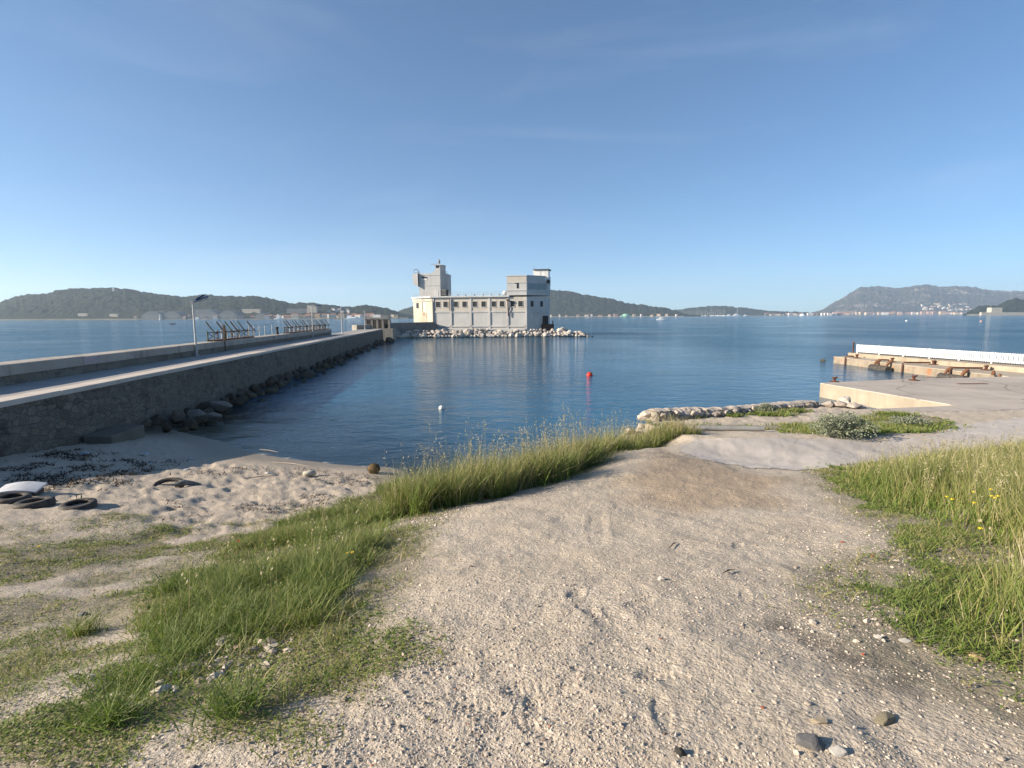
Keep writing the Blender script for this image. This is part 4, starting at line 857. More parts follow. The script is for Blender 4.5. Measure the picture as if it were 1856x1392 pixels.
# left chamfer: cream wall
ang = math.atan2(dl, lx); ML = Matrix.Translation((0,0,0)) @ Matrix.Rotation(ang+math.pi, 4, 'Z')   # local +x runs from far left end to the corner
Lc = math.hypot(lx, dl); MLw = Matrix.Translation((lx, dl, 0)) @ Matrix.Rotation(math.atan2(-dl, -lx), 4, 'Z')
b = MB(); b.box(.0, Lc-.7, -.12, -.002, 2, RO-.9, 0, MLw); b.build('cream_wall', M_CREAM, bl)
b = MB(); b.box(-.1, Lc-.5, -.35, -.002, RO-.9, RO-.001, 0, MLw); b.build('cornice', M_CREAM, bl, bevel=.03)
b = MB(); b.box(Lc-.69, Lc+.0, -.5, -.003, 0, RO-.92, 0, MLw); b.build('corner_pier', M_CREAM, bl, bevel=.03)
window(MLw @ Matrix.Translation((2.3,-.125,zy(553))), 1.3, 1.5); window(MLw @ Matrix.Translation((5.9,-.125,zy(553))), 1.3, 1.45, True)
b = MB(); b.box(2.9, 6.9, -.22, -.121, 3.3, zy(567), 0, MLw); dr = b.build('door', M_PEEL, bl, bevel=.02)
b = MB(); b.box(5.6, 5.75, -.3, -.221, 5.4, 6.4, 0, MLw); b.build('handle', M_RUST, dr)
b = MB(); b.tube([MLw @ Vector((4.9,-.4,zy(542))), MLw @ Vector((6.3,-.6,zy(544)))], .06, 6); b.tube([MLw @ Vector((4.9,-.2,zy(540))), MLw @ Vector((4.9,-.2,zy(566)))], .05, 6); b.build('pipe', M_RUST, bl)
# right tower with chamfered window front
T1 = zy(503); T0 = RO+.0
x0 = bx_(920); tp = [(x0,-.3),(LF+.05,-.3),(rx+.35,4.9),(rx+.35,11),(x0,11)]
b = MB(); b.prism(tp, RO+.43, T1); tw = b.build('right_tower', M_GREY, bl)
b = MB(); b.box(x0-.02, x0+.001, -.3, 11, RO-1, RO+.42); 
def offs(p, d): return [(p[0][0]-d,p[0][1]-d),(p[1][0]+d*.4,p[1][1]-d),(p[2][0]+d,p[2][1]-d*.2),(p[3][0]+d,p[3][1]),(p[4][0]-d,p[4][1])]
for ya, yb, d in ((503,504.5,.14),(514.5,516,.12),(528,529.4,.14)): b = MB(); b.prism(offs(tp, d), zy(yb), zy(ya)+.01); b.build('band', M_BAND, tw)
b = MB(); b.box(x0+.002, LF, -.33, -.302, zy(514.4), zy(504.6)); b.build('upper_wall', M_UP, tw)
b = MB(); X = bx_(939.3); b.box(X-.25, X+.25, -.36, -.303, zy(525.5), zy(516.2)); b.box(X-.7, X+.25, -.362, -.304, zy(517.4), zy(516.15)); b.build('slot_window', M_WIN, tw)
ar = math.atan2(5.2, rx+.35-LF-.05); MR = Matrix.Translation((LF+.05,-.3,0)) @ Matrix.Rotation(ar, 4, 'Z'); Lr = math.hypot(5.2, rx+.3-LF)
for k in range(5):
    w = (Lr-.5)/5; b = MB(); b.box(.25+k*w+.07, .25+(k+1)*w-.07, -.06, .0, zy(527), zy(517), 0, MR); b.build('window', M_GLASS, tw)
MRb = Matrix.Translation((LF,0,0)) @ Matrix.Rotation(math.atan2(4.8, rx-LF), 4, 'Z'); Lb = math.hypot(4.8, rx-LF)
window(MRb @ Matrix.Translation((Lb*.27,-.01,zy(552))), .95, 1.5); window(MRb @ Matrix.Translation((Lb*.75,-.01,zy(552))), .95, 1.5)
b = MB(); b.box(.02, Lb-.02, -.16, .0, zy(566.8), zy(563.8), 0, MRb); b.build('band', M_GREY, bl)
b = MB(); b.box(Lb*.82, Lb+.4, -.4, -.01, zy(591), zy(573), 0, MRb); b.build('side_doorway', M_WIN, bl)
b = MB(); b.box(Lb*.75, Lb+2.0, -.9, .3, .8, zy(588), 0, MRb); b.build('landing_stage', M_RUST, bl)
for k in (.8, 1.25): b = MB(); b.tube([MRb @ Vector((Lb*k,-.8,-1)), MRb @ Vector((Lb*k,-.8,zy(582)))], .14, 8); b.build('landing_post', M_RUST, bl)
b = MB(); b.prism([(bx_(966.5,4.2),4.2),(bx_(993.5,4.2),4.2),(bx_(993,4.2),8),(bx_(966.5,4.2),8)], T1-.9, zy(492.6)); b.prism([(bx_(985,4.2),4.2),(bx_(992.5,4.2),4.2),(bx_(992,4.2),8),(bx_(985,4.2),8)], zy(514), T1-.92); rb = b.build('rooftop_cabin', M_CHALK, bl)
b = MB(); b.box(bx_(966.3,4), bx_(995.5,4), 3.9, 8.2, zy(492.5), zy(491)); b.build('cabin_roof', M_BLACK, rb)
b = MB(); b.tube([(bx_(964.5),3.5,T1),(bx_(964.5),3.5,zy(483))], .05, 5, r2=.03); b.build('antenna', M_FR, bl)
b = MB(); b.lathe([(0,-.55),(.45,-.4),(.6,0),(.45,.4),(0,.55)], (rx+.6, 4.4, zy(512.5)), 12); b.build('floodlight', M_BLACK, bl)
# left tower
ty = 3.5; t0, t1 = bx_(763,ty), bx_(801,ty); TZ = zy(494.5)
b = MB(); b.prism([(t0,ty),(t1,ty),(t1+.9,ty+2.5),(t1+.9,ty+7),(t0,ty+7)], RO+.43, TZ); lt = b.build('left_tower', M_GREY, bl, bevel=.02)
for ya, yb in ((496.8,498.2),(515.8,517),): b = MB(); b.box(t0+.3, t1-.02, ty-.1, ty-.002, zy(yb), zy(ya)); b.build('band', M_BAND, lt)
b = MB(); b.box(bx_(768,ty), bx_(777.9,ty), ty-.06, ty-.001, zy(503.6), zy(501.2)); b.build('slot_window', M_WIN, lt)
b = MB(); b.box(bx_(768.2,ty), bx_(777,ty), ty-.05, ty-.001, zy(506.8), zy(503.7)); b.build('shutter', M_CHALK, lt)
b = MB(); b.box(bx_(791.5,ty), bx_(797,ty), ty-.05, ty-.001, RO+.45, zy(525)); b.build('door', M_BAND, lt)
tx0 = bx_(792.5,ty); b = MB(); P_ = [(tx0-1.1,TZ+.001),(t1,TZ+.001),(t1,zy(480.5)),(tx0,zy(480.5)),(tx0,zy(487.5)),(tx0-.4,zy(491))]
m_ = len(P_); b.add([(x,ty+.05,z) for x,z in P_]+[(x+(.5 if x > tx0 else 0),ty+3.4,z) for x,z in P_], [tuple(range(m_)), tuple(range(2*m_-1,m_-1,-1))]+[(m_+k,m_+(k+1)%m_,(k+1)%m_,k) for k in range(m_)]); b.build('turret', M_GREY, lt)
b = MB(); b.prism([(tx0-.3,ty-.3),(t1+.6,ty-.3),(t1+.7,ty+3.6),(tx0-.3,ty+3.8)], zy(480.4), zy(479.4)); b.build('turret_cap', M_BAND, lt)
b = MB(); b.box(tx0+.15, t1-.35, ty+.0, ty+.049, zy(485), zy(481.2)); b.build('slot_window', M_WIN, lt)
b = MB(); mxx = bx_(796.5,ty); b.tube([(mxx,ty+1.5,zy(479.4)),(mxx,ty+1.5,zy(467))], .07, 6, r2=.04); b.lathe([(0,0),(.32,.1),(.32,.9),(0,1.1)], (mxx,ty+1.5,zy(476.6)), 10); b.tube([(bx_(785,ty),ty+1.5,zy(477.4)),(mxx,ty+1.5,zy(477))], .05, 5); b.box(bx_(785,ty)-.5, bx_(785,ty)+.4, ty+1.4, ty+1.6, zy(478), zy(476.9)); b.build('mast', M_FR, lt)
# bay hanging off the left of the tower
bb0, bb1 = bx_(752,ty), bx_(761.5,ty); b = MB()
vs = [(bb0,0,zy(496)),(bb1,0,zy(494)),(bb1,0,zy(518.5)),(bb0+.4,0,zy(514.5))]
b.add([(x,ty-.6,z) for x,_,z in vs]+[(x,ty+4,z) for x,_,z in vs], [(3,2,1,0),(4,5,6,7),(0,1,5,4),(1,2,6,5),(2,3,7,6),(3,0,4,7)]); b.box(bb1+.001, t0+.2, ty+.8, ty+4, zy(516), zy(495)); by = b.build('side_bay', M_GREY, lt)
b = MB(); b.box(bb1-.12, bb1+.18, ty-.72, ty-.602, zy(519), zy(494.2)); b.build('corner_strip', M_BAND, by)
b = MB(); c0 = Vector((bx_(757,ty), ty+1, zy(489.5))); b.tube([c0+Vector((-.8,0,.2)), c0+Vector((-.2,0,.55)), c0+Vector((.5,0,.1)), c0+Vector((.75,0,-.6))], .09, 6); b.tube([c0+Vector((-.8,0,.2)), c0+Vector((-.8,0,-.5)), c0+Vector((.6,0,-.35))], .05, 6); b.tube([c0+Vector((.7,0,-1.2)), c0+Vector((.7,0,-.2))], .12, 6); b.build('davit', M_GREEN, by)
# ladder with cage, dark louvred box, roof railings
lxx = bx_(806.8,ty); b = MB()
for dx in (0, .75): b.tube([(lxx+dx,ty+1.2,zy(524)),(lxx+dx,ty+1.2,zy(491.5))], .05, 5)
for k in range(17): z = zy(523.5)+k*(zy(491.5)-zy(523.5))/16.5; b.tube([(lxx,ty+1.2,z),(lxx+.75,ty+1.2,z)], .035, 4, cap=False)
b.tube([(lxx-.9,ty+1.2,zy(491.8)),(lxx+.75,ty+1.2,zy(491.4))], .04, 4); b.build('ladder', M_FR, lt)
b = MB(); b.box(bx_(801.5,ty)+.3, bx_(811,ty), ty-.1, ty+2.3, RO+.43, zy(524.8)); lv = b.build('plant_room', M_WIN, bl)
b = MB(); [b.box(bx_(801.5,ty)+.25, bx_(811,ty)+.05, ty-.17, ty-.101, z, z+.12) for z in (zy(534),zy(531.4),zy(529),zy(526.6))]; b.box(bx_(801.5,ty)+.1, bx_(812,ty), ty-.3, ty+2.5, zy(524.79), zy(524)); b.build('louvre', M_FR, lv)
def railing(xa, xb, y, n, h=1.0):
    b = MB()
    for k in range(n+1): x = xa+(xb-xa)*k/n; b.tube([(x,y,RO+.42),(x,y,RO+.42+h)], .035, 4)
    for z in (h, h*.5): b.tube([(xa,y,RO+.42+z),(xb,y,RO+.42+z)], .028, 4)
    b.build('railing', M_GALV, bl)
railing(bx_(815), x0-.2, .2, 15); railing(lx+.6, -3.6, 4.2, 4, .8); railing(-2.9, -.9, .4, 3, 1.05)
for x in (817,830,844,860,876,890,905): b = MB(); b.lathe([(.16,0),(.16,.3),(.22,.34),(.22,.42),(0,.45)], (bx_(x), 1.0, RO+.42), 8); b.build('roof_vent', M_FR, bl)
b = MB(); b.lathe([(0,0),(.45,.1),(.6,.5),(.45,.95),(0,1.1)], (x0-.7, .4, RO+.6), 12); b.build('radome', M_CHALK, bl)
b = MB(); b.tube([(bx_(921.5),-.6,RO-.6),(bx_(921.5),-.5,RO-1.2),(bx_(922.5),-.42,RO-5)], .12, 7); b.box(bx_(919.5),bx_(923.5),-.9,-.36,RO-1.0,RO-.6); b.build('downpipe', M_RUST, bl)
b = MB(); b.tube([(bx_(819.3)-.25,-.42,RO-.3),(bx_(819.3)-.25,-.42,zy(563))], .10, 7); b.build('downpipe', M_RUST, bl)
# ------------------------------------------------------------------ hills
PR_A = [(-1500,566),(-900,560),(-400,560),(-150,556),(0,553),(17,546),(34,542),(57,537),(90,536),(111,529),(136,528),(192,526),(226,527),(244,529),(271,534),(317,540),(339,542),(373,538.5),(405,541),(443,541),(458,539),(478,541.6),(502,547),(527,552),(555,552),(599,555.5),(631,559),(659,555.6),(685,558),(705,562),(722,568.5),(760,574)]
PR_C = [(700,572),(715,567.5),(740,560),(760,555),(850,545),(930,535),(990,529),(1008,529),(1035,532),(1060,537.7),(1081,540),(1103,543),(1135,550.6),(1168,555),(1189,557.8),(1206,560),(1222,564),(1245,569.5),(1270,573)]
PR_D = [(1190,568),(1224,562.5),(1243,560.8),(1265,557.8),(1284,556.5),(1310,555.6),(1329,558),(1349,559),(1372,562),(1388,564.6),(1426,566),(1460,567),(1490,569.5)]
PR_E = [(1470,568.5),(1488,564),(1507,551.6),(1530,540),(1543,531),(1556.6,525),(1588,521.7),(1606,523.5),(1619,525.8),(1642,523),(1673,518),(1696,523),(1722.5,521.7),(1749,523),(1776,527),(1821,531.4),(1832,530),(1856,532),(1960,537),(2150,545),(2600,556),(3400,563)]
PR_F = [(1745,570.5),(1760,563),(1775,557),(1790,556),(1806,557),(1822,547),(1836,543),(1850,545),(1870,541),(1960,538),(2100,545),(2400,552),(3200,560)]
def hill_mat(name, a, b_, rock=None, rk=0, sc=.02):
    t = NT(name); g = t.geo()
    c = t.mix(t.ramp(t.noise(g, sc, 8, .7), [(.36,0.),(.64,1.)]), a, b_)
    c = t.mix(t.ramp(t.vor(g, .11), [(.25,0.),(.7,.65)]), c, tuple(x*.4 for x in a))
    if rock: c = t.mix(t.ramp(t.noise(g, .004, 7, .65), [(.62-rk,0.),(.70-rk,.85)]), c, rock)
    return t.bsdf(c, .95, None, 0, .05)
HB = {}
def hill(name, prof, D0, D1, mat_, amp, seed, shape=.75, tree=6.5, back=1.7):
    xs_ = np.array([p[0] for p in prof], float); ys_ = np.array([p[1] for p in prof], float)
    n = int(min(900, max(220, (xs_[-1]-xs_[0])/1.15))); px = np.linspace(xs_[0], xs_[-1], n); py = np.interp(px, xs_, ys_); py += (vnoise(px*.16, px*0, seed)-.5)*1.4+(vnoise(px*.6, px*0, seed+1)-.5)*.9
    hz_ = 573.2-.0045*(px-928); ht = np.maximum((hz_-py)/F, .0003)*D1
    dirx = np.array([ray(p, 573).x/ray(p, 573).y for p in px])
    m = 120; rows = np.concatenate([np.linspace(0, 1, m), np.linspace(1.04, back, 16)]); V = []
    for t_ in rows:
        Y = D0+(D1-D0)*t_; X = dirx*Y
        if t_ <= 1: f = np.sin(t_*math.pi/2)**shape if t_ > 0 else 0*X
        else: f = np.cos((t_-1)/(back-1)*math.pi/2)*np.ones_like(X)
        zt = (ht+H)*f*(1+amp*(fbm(X*.006+3, Y*.006, seed, 5)-.5)*2*(1-min(t_,1)**4)*(1 if t_ > 0 else 0))
        zt = zt+(vnoise(X*.05, Y*.05, seed+3)*1.2+vnoise(X*.13, Y*.13, seed+4)*.7-.8)*tree*min(1, t_*12)*np.clip(ht/15, .2, 1)-.6*(t_ == 0)
        V.append(np.c_[X, np.full_like(X, Y), zt+.2])
    V = np.vstack(V); ii, jj = np.meshgrid(np.arange(len(rows)-1), np.arange(n-1), indexing='ij')
    Q = np.stack([ii*n+jj, ii*n+jj+1, (ii+1)*n+jj+1, (ii+1)*n+jj], -1).reshape(-1,4)
    me = npmesh(name, V, Q, smooth=False); me.materials.append(mat_); o = link(name, me); tag(o, kind='structure')
    HB[name] = BVHTree.FromPolygons([tuple(v) for v in V], [tuple(q_) for q_ in Q]); return o
FOR_A = hill_mat('pine_forest', (.014,.025,.012), (.034,.042,.022), (.11,.09,.06), -.05); FOR_E = hill_mat('maquis_mountain', (.050,.050,.034), (.095,.083,.062), (.22,.19,.16), .08, .008)
hill('left_hill', PR_A, 1450, 1950, FOR_A, .12, 501)
hill('middle_hill', PR_C, 2300, 2700, FOR_A, .12, 502)
hill('low_hill', PR_D, 3200, 3600, FOR_A, .10, 503)
hill('mountain', PR_E, 4200, 5600, FOR_E, .13, 504, 1.0, 14)
hill('headland', PR_F, 1900, 2080, FOR_A, .10, 505, .6, 7)
# low shore in front of the far hills, one sheet per coast
def shore(name, pts, D, dep, z, m_):
    n = 160; px = np.linspace(pts[0], pts[1], n); V = []
    for k, (dy, zz) in enumerate(((0,-.6),(2,.9),(dep*.5,z),(dep,z),(dep*1.3,-1))):
        V.append(np.array([(ray(p,573).x/ray(p,573).y*(D+dy+8*vnoise(np.array([p*.15]),np.array([0.]),9)[0]), D+dy+8*vnoise(np.array([p*.15]),np.array([0.]),9)[0], zz) for p in px]))
    V = np.vstack(V); ii, jj = np.meshgrid(np.arange(4), np.arange(n-1), indexing='ij')
    me = npmesh(name, V, np.stack([ii*n+jj, ii*n+jj+1, (ii+1)*n+jj+1, (ii+1)*n+jj], -1).reshape(-1,4)); me.materials.append(m_); tag(link(name, me), kind='structure')
M_SH = simple('pale_shore', (.36,.31,.24), (.20,.18,.13), .05, .95, 0, world=True); M_SHG = simple('green_shore', (.10,.105,.06), (.20,.17,.12), .03, .95, 0, world=True)
shore('shore', (-300, 740), 1405, 60, 3, M_SHG); shore('shore', (985, 1240), 2240, 70, 2.5, M_SH); shore('shore', (1215, 1500), 3120, 90, 2.5, M_SHG); shore('shore', (1470, 1800), 3950, 200, 5, M_SHG); shore('shore', (1752, 2600), 1860, 60, 5, M_SH)
# ------------------------------------------------------------------ far houses, sheds and boats
WALLS = {k: simple('wall_'+k, c, tuple(x*.85 for x in c), .2, .85, 0) for k, c in dict(white=(.62,.60,.56), cream=(.50,.44,.34), pink=(.46,.30,.24), ochre=(.58,.43,.26), grey=(.16,.165,.17)).items()}
ROOFT = simple('tile_roof', (.40,.17,.10), (.32,.14,.09), .3, .9, 0); ROOFG = simple('grey_roof', (.26,.27,.27), (.20,.21,.21), .2, .8, 0)
M_HW = simple('distant_window', (.08,.08,.09), rough=.4, bump=0)
HMESH = {}
def house_mesh(col, w, d, h, roof):
    key = (col, w, d, h, roof)
    if key in HMESH: return HMESH[key]
    b = MB(); b.box(-w/2, w/2, -d/2, d/2, -4, h, 0)
    nf = max(1, int(h/3)); nc = max(2, int(w/3.2))
    for f in range(nf):
        for c in range(nc): x = -w/2+w*(c+.5)/nc; b.box(x-.45, x+.45, -d/2-.05, -d/2+.02, f*3+.9, f*3+2.2, 2)
    if roof == 'tile' or roof == 'grey': b.add([(-w/2-.4,-d/2-.4,h),(w/2+.4,-d/2-.4,h),(w/2+.4,d/2+.4,h),(-w/2-.4,d/2+.4,h),(-w/2+1.5,0,h+d*.25),(w/2-1.5,0,h+d*.25)], [(0,1,5,4),(1,2,5),(2,3,4,5),(3,0,4),(3,2,1,0)], 1)
    else: b.box(-w/2-.2, w/2+.2, -d/2-.2, d/2+.2, h, h+.5, 0)
    o = b.build('house', [WALLS[col], ROOFT if roof == 'tile' else ROOFG, M_HW]); me = o.data; bpy.data.objects.remove(o); HMESH[key] = me; return me
def place(name, me, px, py, D, label, cat, group=None, hill_=None, rz=0, z=0, sc=1):
    if hill_:
        h_ = HB[hill_].ray_cast(Vector((0,0,H)), ray(px, py)); p = h_[0] if h_[0] else PD(px, py, D)
    else: p = PD(px, 571, D); p.z = z
    o = link(name, me, loc=p); o.rotation_euler = (0,0,rz); o.scale = (sc,)*3; tag(o, label, cat, group); return o
HC = dict(left_hill=1950, mountain=5600)
def row_(n, x0, x1, D, sz, cols, label, group, seed, z=2.5, dd=40):
    r_ = random.Random(seed)
    for k in range(n):
        f = (k+r_.uniform(-.3,.3))/max(1,n-1); c = r_.choice(cols); rf = r_.choice(('tile','tile','flat')); w = r_.choice((9,14,20))*sz; h = r_.choice((5,7,9))*sz
        p = PD(x0+(x1-x0)*f, 571, D+r_.uniform(0, dd)); o = link('house', house_mesh(c, round(w,1), round(9*sz,1), round(h,1), rf), loc=(p.x,p.y,z)); o.rotation_euler = (0,0,r_.uniform(-.3,.3))
        o.location.z = z+1; tag(o, label, 'house', group)
row_(34, 492, 718, 1412, .95, ('cream','pink','white','ochre','cream'), 'small pale or tiled house on the far left waterfront below the wooded hill', 'houses of the left waterfront', 1, dd=25)
row_(12, 240, 480, 1412, .8, ('cream','grey','white'), 'small low house on the shore between the far hangars under the left hill', 'low houses by the hangars', 2, dd=12)
row_(30, 1515, 1770, 3990, 2.0, ('cream','white','pink','ochre'), 'tiled or pale house along the shore below the mountain', 'houses below the mountain', 3, z=5, dd=120)
row_(16, 1000, 1225, 2260, .8, ('cream','white','pink'), 'small house among trees on the shore of the middle wooded hill', 'houses of the middle shore', 4, dd=30)
row_(22, 1390, 1520, 3150, 1.3, ('cream','white','grey'), 'low pale house on the flat spit left of the mountain', 'houses of the flat spit', 5, dd=60)
r_ = random.Random(6)
for k in range(34):
    px = r_.uniform(1662, 1762); py = r_.uniform(550.5, 563)
    place('villa', house_mesh(r_.choice(('white','cream')), 22.0, 14.0, 9.0, r_.choice(('flat','tile'))), px, py, 4500, 'tiny white villa scattered on the lower slope of the mountain', 'house', 'white villas on the mountain slope', 'mountain', r_.uniform(-.4,.4), sc=.85)
for k in range(9):
    place('villa', house_mesh('white', 12.0, 9.0, 6.0, 'flat'), r_.uniform(580, 650), r_.uniform(560.5,567), 1600, 'tiny white villa on the wooded slope above the left waterfront', 'house', 'villas on the left slope', 'left_hill', r_.uniform(-.4,.4), sc=.7)
for k, (px, py, w, lb) in enumerate(((152,571.5,26,'long pale low building near the foot of the left hill, the brighter one'),(208,572.5,22,'pale low building left of the far hangars'),(185,527.5,5,'')) ):
    if lb: place('house', house_mesh('cream', float(w), 9.0, 5.0, 'flat'), px, py, 1500, lb, 'house', None, 'left_hill')
place('house', house_mesh('cream', 50.0, 12.0, 7.0, 'flat'), 457, 565, 1600, 'long pale building on a terrace cut in the left wooded hill', 'building', None, 'left_hill')
place('apartment_block', house_mesh('cream', 26.0, 14.0, 17.0, 'flat'), 567, 565, 1600, 'tall cream apartment block above the left waterfront', 'apartment block', None, 'left_hill')
place('warehouse', house_mesh('grey', 60.0, 16.0, 10.0, 'flat'), 541, 566, 1600, 'long flat grey warehouse left of the cream apartment block', 'warehouse', None, 'left_hill')
place('warehouse', house_mesh('grey', 46.0, 16.0, 13.0, 'flat'), 371, 570, 1480, 'flat grey warehouse behind the nearest lamp post', 'warehouse', None, 'left_hill')
place('antenna_tower', house_mesh('white', 5.0, 5.0, 12.0, 'flat'), 206, 528, 1900, 'small white tower on the crest of the left wooded hill', 'tower', None, 'left_hill')
place('apartment_block', house_mesh('pink', 95.0, 18.0, 16.0, 'tile'), 1532, 571, 4050, 'long pink block on the shore at the left foot of the mountain', 'apartment block', None, None, 0, 6)
place('apartment_block', house_mesh('cream', 120.0, 20.0, 13.0, 'tile'), 1605, 571, 4060, 'long cream block with tiled roof in the middle of the mountain shore', 'apartment block', None, None, 0, 6)
M_HG = simple('hangar_sheet', (.11,.12,.12), (.085,.092,.092), .05, .7, 0)
def hangar(px0, px1, D, h, label):
    a = PD(px0, 571, D); c = PD(px1, 571, D); w = (c-a).length; b = MB(); n = 14
    pts_ = [(-w/2+w*k/n, h*(.45+.55*math.sin(math.pi*k/n))) for k in range(n+1)]
    v = [(-w/2,0,-2)]+[(x,0,z) for x,z in pts_]+[(w/2,0,-2)]; m_ = len(v); v += [(x,40,z) for x,_,z in v]
    b.add(v, [tuple(range(m_-1,-1,-1)), tuple(range(m_,2*m_))]+[(k,k+1,m_+k+1,m_+k) for k in range(m_-1)])
    r_ = empty('hangar', ((a.x+c.x)/2, D, 2.5), 0, label, 'hangar', 'far hangars'); b.build('shell', M_HG, r_)
    b = MB(); b.box(-w*.36, w*.36, -.3, -.02, 0, h*.5); b.build('door', simple('hangar_door', (.14,.15,.15), (.11,.115,.115), .1, .7, 0), r_)
hangar(256, 294, 1412, 20, 'leftmost of the far arched hangars at the foot of the left hill'); hangar(294.5, 327, 1415, 20, 'second arched hangar from the left at the foot of the left hill')
hangar(352, 395, 1416, 24, 'arched hangar just behind the head of the nearest lamp post'); hangar(396, 430, 1413, 21, 'rightmost of the far arched hangars'); hangar(461, 484, 1418, 14, 'low wide hangar left of the waterfront houses')
# fort on the headland
q = PD(1803, 571, 1880); fo = empty('stone_fort', (q.x, q.y, 5), 0, 'square beige stone fort among trees on the right headland', 'fort')
b = MB(); b.box(-19, 19, -6, 12, -4, 22); b.build('wall', concrete('fort_stone', (.55,.49,.38), (.47,.41,.31), sc=.1, bump=0), fo)
for x in (-13,-3,7): b = MB(); b.box(x, x+2, -6.1, -5.98, 13, 16); b.build('window', M_HW, fo)
b = MB(); b.tube([(-17,0,22),(-17,0,36)], .5, 6); b.build('flagpole', M_FR, fo)
b = MB(); b.box(-60, 160, -14, -6.2, -8, 6); b.build('rampart', concrete('rampart', (.50,.44,.34), (.42,.37,.28), sc=.1, bump=0), fo)
# boats
M_HULL = simple('white_hull', (.80,.80,.79), (.74,.74,.74), 1, .35, 0); M_DARKH = simple('dark_hull', (.06,.06,.07), rough=.5, bump=0); M_MAST = simple('mast', (.55,.53,.50), rough=.5, bump=0); M_GRN = simple('green_awning', (.25,.48,.36), rough=.7, bump=0)
def hull(b, L, w, h, mi=0):
    ns = 9; secs = []
    for k in range(ns+1):
        t_ = k/ns; ww = w/2*(1-max(0,(t_-.45)/.55)**2.2)*(.85+.15*min(1,t_*4)); zz2 = h*(1+.25*t_); x = -L/2+L*t_
        secs.append([(x,-ww,zz2),(x-.0,-ww*.75,0),(x,0,-h*.35),(x,ww*.75,0),(x,ww,zz2)])
    v = [p for s_ in secs for p in s_]; f = [(k*5+j, k*5+j+1, (k+1)*5+j+1, (k+1)*5+j) for k in range(ns) for j in range(4)]+[(k*5+4,k*5,(k+1)*5,(k+1)*5+4) for k in range(ns)]+[(0,1,2,3,4)[::-1]]
    b.add(v, f, mi)
def sailboat_mesh(L, mh, col): b = MB(); hull(b, L, L*.3, L*.09, 0); b.box(-L*.15, L*.12, -L*.08, L*.08, L*.09, L*.15, 0); b.tube([(.0,0,L*.09),(0,0,mh)], .16, 5, 1); b.tube([(0,0,L*.22),(-L*.35,0,L*.22)], .14, 5, 1); o = b.build('sailboat', [col, M_MAST]); me = o.data; bpy.data.objects.remove(o); return me
SB = [sailboat_mesh(12, 17, M_HULL), sailboat_mesh(15, 21, M_HULL), sailboat_mesh(10, 13.5, M_DARKH)]
for k in range(46):
    p = PD(1224+k*1.98+r_.uniform(-.7,.7), 571, 3060+r_.uniform(-10,40)); o = link('moored_sailboat', r_.choice(SB), loc=(p.x,p.y,.3)); o.rotation_euler = (0,0,r_.uniform(1.2,1.9)); o.scale = (2.0,)*3
    tag(o, 'moored sailboat with bare mast in the far marina below the low wooded hill', 'sailboat', 'sailboats of the far marina')
p = PZ(1066.5, 576.2, 0); p = PD(1066.5, 573, 1100); r2_ = empty('sailboat', (p.x, 1100, 0), .2, 'lone white sailboat with bare mast anchored right of the grey building', 'sailboat')
b = MB(); hull(b, 7, 2.3, .8); b.box(-1, 1, -.6, .6, .8, 1.3); b.build('hull', M_HULL, r2_); b = MB(); b.tube([(0,0,.8),(0,0,11.5)], .16, 5); b.tube([(0,0,1.6),(-2.6,0,1.6)], .12, 5); b.build('mast', M_MAST, r2_)
for k, (px, L, lb) in enumerate(((1322,34,'largest white yacht at the far marina entrance'),(1336,46,'long white yacht with a tall mast in the far marina'),(1352,28,'white yacht at the right end of the far marina'))):
    p = PD(px, 571, 2950); b = MB(); r3 = empty('yacht', (p.x, 2950, 0), .05*k, lb, 'yacht'); hull(b, L, L*.22, L*.10); b.build('hull', M_HULL, r3); b = MB(); b.box(-L*.35, L*.15, -L*.07, L*.07, L*.10, L*.2); b.box(-L*.25, L*.03, -L*.06, L*.06, L*.2, L*.27); b.build('cabin', M_HULL, r3)
    if k == 1: b = MB(); b.tube([(0,0,6),(0,0,44)], .7, 6); b.build('mast', M_MAST, r3)
p = PD(1401, 571, 3000); b = MB(); b.tube([(-12,0,2),(12,0,2)], 9, 14); b.tube([(-12,0,2),(12,0,2)], 9.1, 14); 
b = MB(); b.lathe([(14,-1),(12,4),(7,9),(0,11)], seg=16); o = b.build('white_dome', M_HULL, loc=(PD(1454,571,3000).x, 3000, 1)); tag(o, 'white domed tent on the flat spit near the mountain', 'tent')
p = PD(1134, 571, 2200); b = MB(); b.lathe([(15,0),(15,5),(10,10),(0,12)], seg=16); b.box(-20,20,-10,10,-1,4); o = b.build('pavilion', M_GRN, loc=(p.x, 2200, 1.5)); tag(o, 'pale green pavilion on the shore of the middle hill', 'pavilion')
p = PZ(1199, 575.5, 0); p = PD(1200, 573, 620); mb_ = empty('motorboat', (p.x, 620, 0), R(-8), 'white motor cruiser speeding to the right with a short wake', 'motorboat')
b = MB(); hull(b, 12, 3.6, 1.3); b.build('hull', M_HULL, mb_); b = MB(); b.prism([(-3.2,-1.3),(2.2,-1.0),(2.2,1.0),(-3.2,1.3)], 1.3, 2.3); b.prism([(-2.6,-1.1),(.6,-.9),(.6,.9),(-2.6,1.1)], 2.3, 3.1); b.build('cabin', M_HULL, mb_, bevel=.1); b = MB(); b.box(-2.4,1.9,-1.34,-1.2,1.75,2.1); b.build('window', M_HW, mb_)
b = MB(); b.add([(-6,-1.4,.04),(-6,1.4,.04),(-17,2.6,.03),(-17,-2.6,.03)], [(0,1,2,3)]); b.add([(-5.5,-1,.3),(-5.5,1,.3),(-8,1.2,.1),(-8,-1.2,.1)], [(0,1,2,3)]); b.build('wake', simple('foam', (.75,.78,.80), (.3,.4,.45), .8, .8, 0), mb_)
p = PD(1643, 573, 420)
